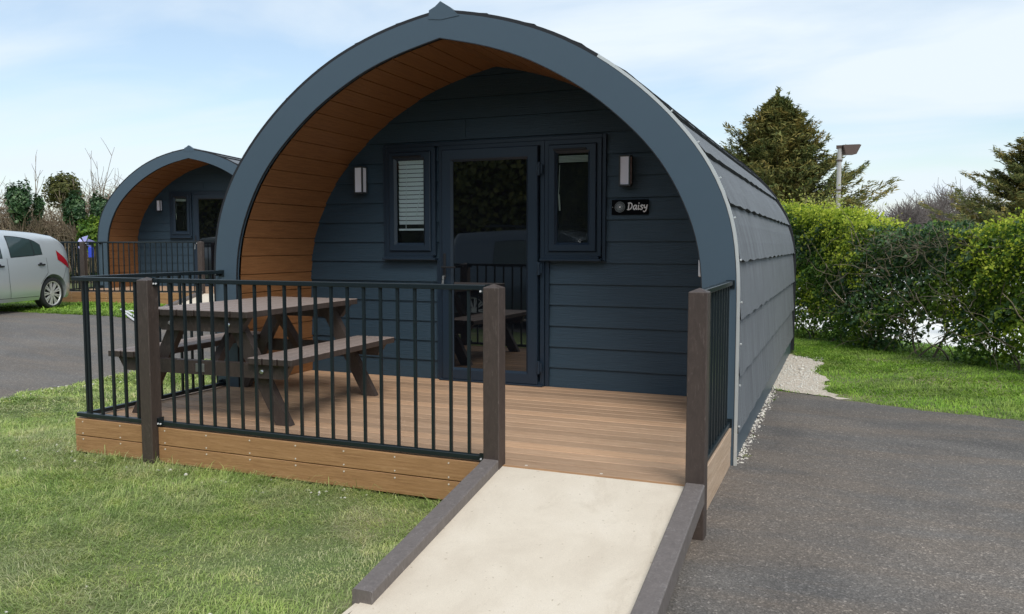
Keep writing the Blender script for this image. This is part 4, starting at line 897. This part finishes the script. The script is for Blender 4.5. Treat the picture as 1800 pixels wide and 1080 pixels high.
n = 52000; t = rng.uniform(size=n); p = L0+(L1-L0)*t[:, None]; hz = 2.0+.5*wob(np.stack([t*9, t*0, t*0], 1), 1.5); z = rng.uniform(0, 1, n)**.75*hz; dep = rng.uniform(.2, 1.5, n); P = np.stack([p[:, 0]+F_[0]*dep, p[:, 1]+F_[1]*dep, z], 1)
k = (wob(P, 1.6)+.6*wob(P+4, 4) > -.25); P = P[k]; put_leaves('foliage', tk, P, rng.normal(0, .8, P.shape)+np.array([.3, -.7, .5]), .085*rng.lognormal(0, .3, len(P)), m_ivy)
n = 9000; t = rng.uniform(size=n); p = L0+(L1-L0)*t[:, None]; z = rng.uniform(0, 1.7, n); dep = rng.uniform(0, .6, n); P = np.stack([p[:, 0]+F_[0]*dep, p[:, 1]+F_[1]*dep, z], 1); k = wob(P+11, 1.3) > .35; P = P[k]
put_leaves('foliage', tk, P, rng.normal(0, .8, P.shape)+np.array([.3, -.7, .5]), .07, m_hedge)
def ivy_bush(px, y0, y1, wpx, D, label, mat, n, asp=1.):
    zt, zb = zpx(y0, D), zpx(y1, D); c = at(px, (y0+y1)/2, D); t = plant('ivy_bush', label, 'bush', (c[0], c[1], zb), 'ivy clad bushes above the thicket'); r = wpx/FPX*D/2
    P, d = blob(n, (c[0], c[1], (zt+zb)/2), (r, r*.8, (zt-zb)/2), .42, .3); put_leaves('foliage', t, P, d+rng.normal(0, .5, P.shape)+np.array([0, 0, .3]), .085*rng.lognormal(0, .3, n), mat); seg = []
    for i in range(40): crooked((c[0], c[1], zb-.5), (rng.normal(0, .3), rng.normal(0, .3), 1), (zt-zb)*rng.uniform(.6, 1.2), .015, 6, .15, seg, .3)
    put_tubes('stems', t, seg, m_twig); return t
ivy_bush(33, 325, 392, 42, 22.5, 'dark ivy covered stump bush at far left above the car', m_ivy, 3600)
ivy_bush(68, 345, 385, 16, 22.8, 'small narrow ivy tuft between the two larger bushes', m_ivy, 800)
ivy_bush(112, 308, 360, 62, 24, 'rounded olive green bush top against the sky left of the distant pod', m_olive, 3400)
ivy_bush(132, 343, 395, 40, 22.6, 'dark green ivy clump below the olive bush', m_ivy, 3200)
ivy_bush(178, 345, 400, 44, 23, 'dark ivy clump close to the distant pod roof', m_ivy, 2600)
ivy_bush(165, 385, 440, 60, 22.2, 'green bush low behind the distant deck railing', m_hedge, 3200)
def sapling(px, yt, D, wpx, nst, label):
    c = at(px, 432, D); t = plant('bare_sapling', label, 'sapling', (c[0], c[1], .3), 'leafless saplings above the thicket'); seg = []
    for i in range(nst):
        x = rng.normal(0, wpx/FPX*D/3); p = np.array([c[0]+R_[0]*x, c[1]+R_[1]*x, .5]); H = (zpx(yt, D)-.5)*rng.uniform(.62, 1.0) if i else zpx(yt, D)-.5; s0 = len(seg)
        crooked(p, (R_[0]*x*.25, R_[1]*x*.25, 1), H, .022, 14, .05, seg, .22, .02)
        for j in range(s0+6, len(seg)):
            if rng.uniform() < .75: crooked(seg[j][:3], (R_[0]*rng.choice([-1, 1])*.5, R_[1]*rng.choice([-1, 1])*.5, 1), H*rng.uniform(.08, .22), .009, 5, .07, seg, .4, .03)
    put_tubes('trunk', t, seg, m_twig); return t
sapling(22, 275, 23, 62, 11, 'cluster of thin bare stems at the far left edge of the sky')
sapling(170, 257, 23.5, 26, 3, 'tall bare sapling rising just left of the distant pod')
sapling(195, 285, 23.8, 26, 6, 'thin bare stems next to the distant pod roof')
sapling(150, 330, 23.2, 60, 26, 'dense tan stems above the ivy beside the olive bush')
# far hedgerow closing the fields behind the pods
n = 26000; t = rng.uniform(size=n); x = -75+120*t; P = np.stack([x, 46+6*np.sin(x*.05)+rng.uniform(0, 2, n), -.27+rng.uniform(0, 1, n)**.8*(2.5+.5*wob(np.stack([x, x*0, x*0], 1), .5))], 1)
V, Fc = leaves(P, rng.normal(0, .6, P.shape)+np.array([0, -1, .4]), .34*rng.lognormal(0, .3, n)); tag(mesh_np('far_hedgerow', V, Fc, m_olive), 'far dull green hedgerow across the fields beyond the pods', 'hedgerow', None, 'stuff')
# dense field hedge behind the viewer, mirrored in the door glass
bh = plant('field_hedge', 'tall dark hedge behind the viewer, seen only as a reflection in the pod door', 'hedge', (-4, -15, -.27))
n = 30000; x = rng.uniform(-22, 14, n); z = rng.uniform(0, 1, n)*(6.4+.3*wob(np.stack([x, x*0, x*0], 1), .8)); P = np.stack([x, -15-rng.uniform(0, 1.2, n)+.4*wob(np.stack([x, z, x*0], 1), 1.), -.27+z], 1)
put_leaves('foliage', bh, P, rng.normal(0, .6, P.shape)+np.array([0, 1, .3]), .28, m_olive)
MB().box(-22, 14, -17.3, -16.6, -.27, 5.6).build('inner_growth', bh, m_bark)
# ------------------------------------------------------------------ small things
q = at(150, 431, 17.3)
bl = thing('plastic_pinwheel', 'lilac and blue plastic pinwheel tied behind the distant deck post', 'pinwheel', tuple(q))
mb = MB()
for k in range(6):
    a = k*math.pi/3+.3; c, s = math.cos(a), math.sin(a); u = Vector((R_[0], R_[1], 0)); p = Vector(q)+Vector((0, 0, .02)); v = Vector((0, 0, 1))
    mb.poly([p, p+(u*c+v*s)*.19+Vector((0, .03, 0)), p+(u*math.cos(a+.55)+v*math.sin(a+.55))*.15-Vector((0, .03, 0))])
mb.build('petals', bl, m_lilac); mb = MB().box(q[0]+.08, q[0]+.2, q[1]-.01, q[1]+.03, q[2]-.27, q[2]-.05, bev=.01); mb.build('blue_panel', bl, m_blue)
hs = []; hc = [(212, 547), (224, 551), (236, 556), (248, 559), (245, 552), (232, 549), (218, 551), (226, 556), (240, 562), (250, 566)]
W_ = [CAM+(lambda r: r*((.055-CAM[2])/r[2]))(F_+R_*(a-900)/FPX-U_*(b_-540)/FPX) for a, b_ in hc]
for a, b_ in zip(W_, W_[1:]): hs.append([a[0], a[1], gh(a[0])+.03, b_[0], b_[1], gh(b_[0])+.03, .022, .022])
o = put_tubes('garden_hose', None, hs, m_white); tag(o, 'thin white hose lying in loops on the grass before the distant deck', 'hose')
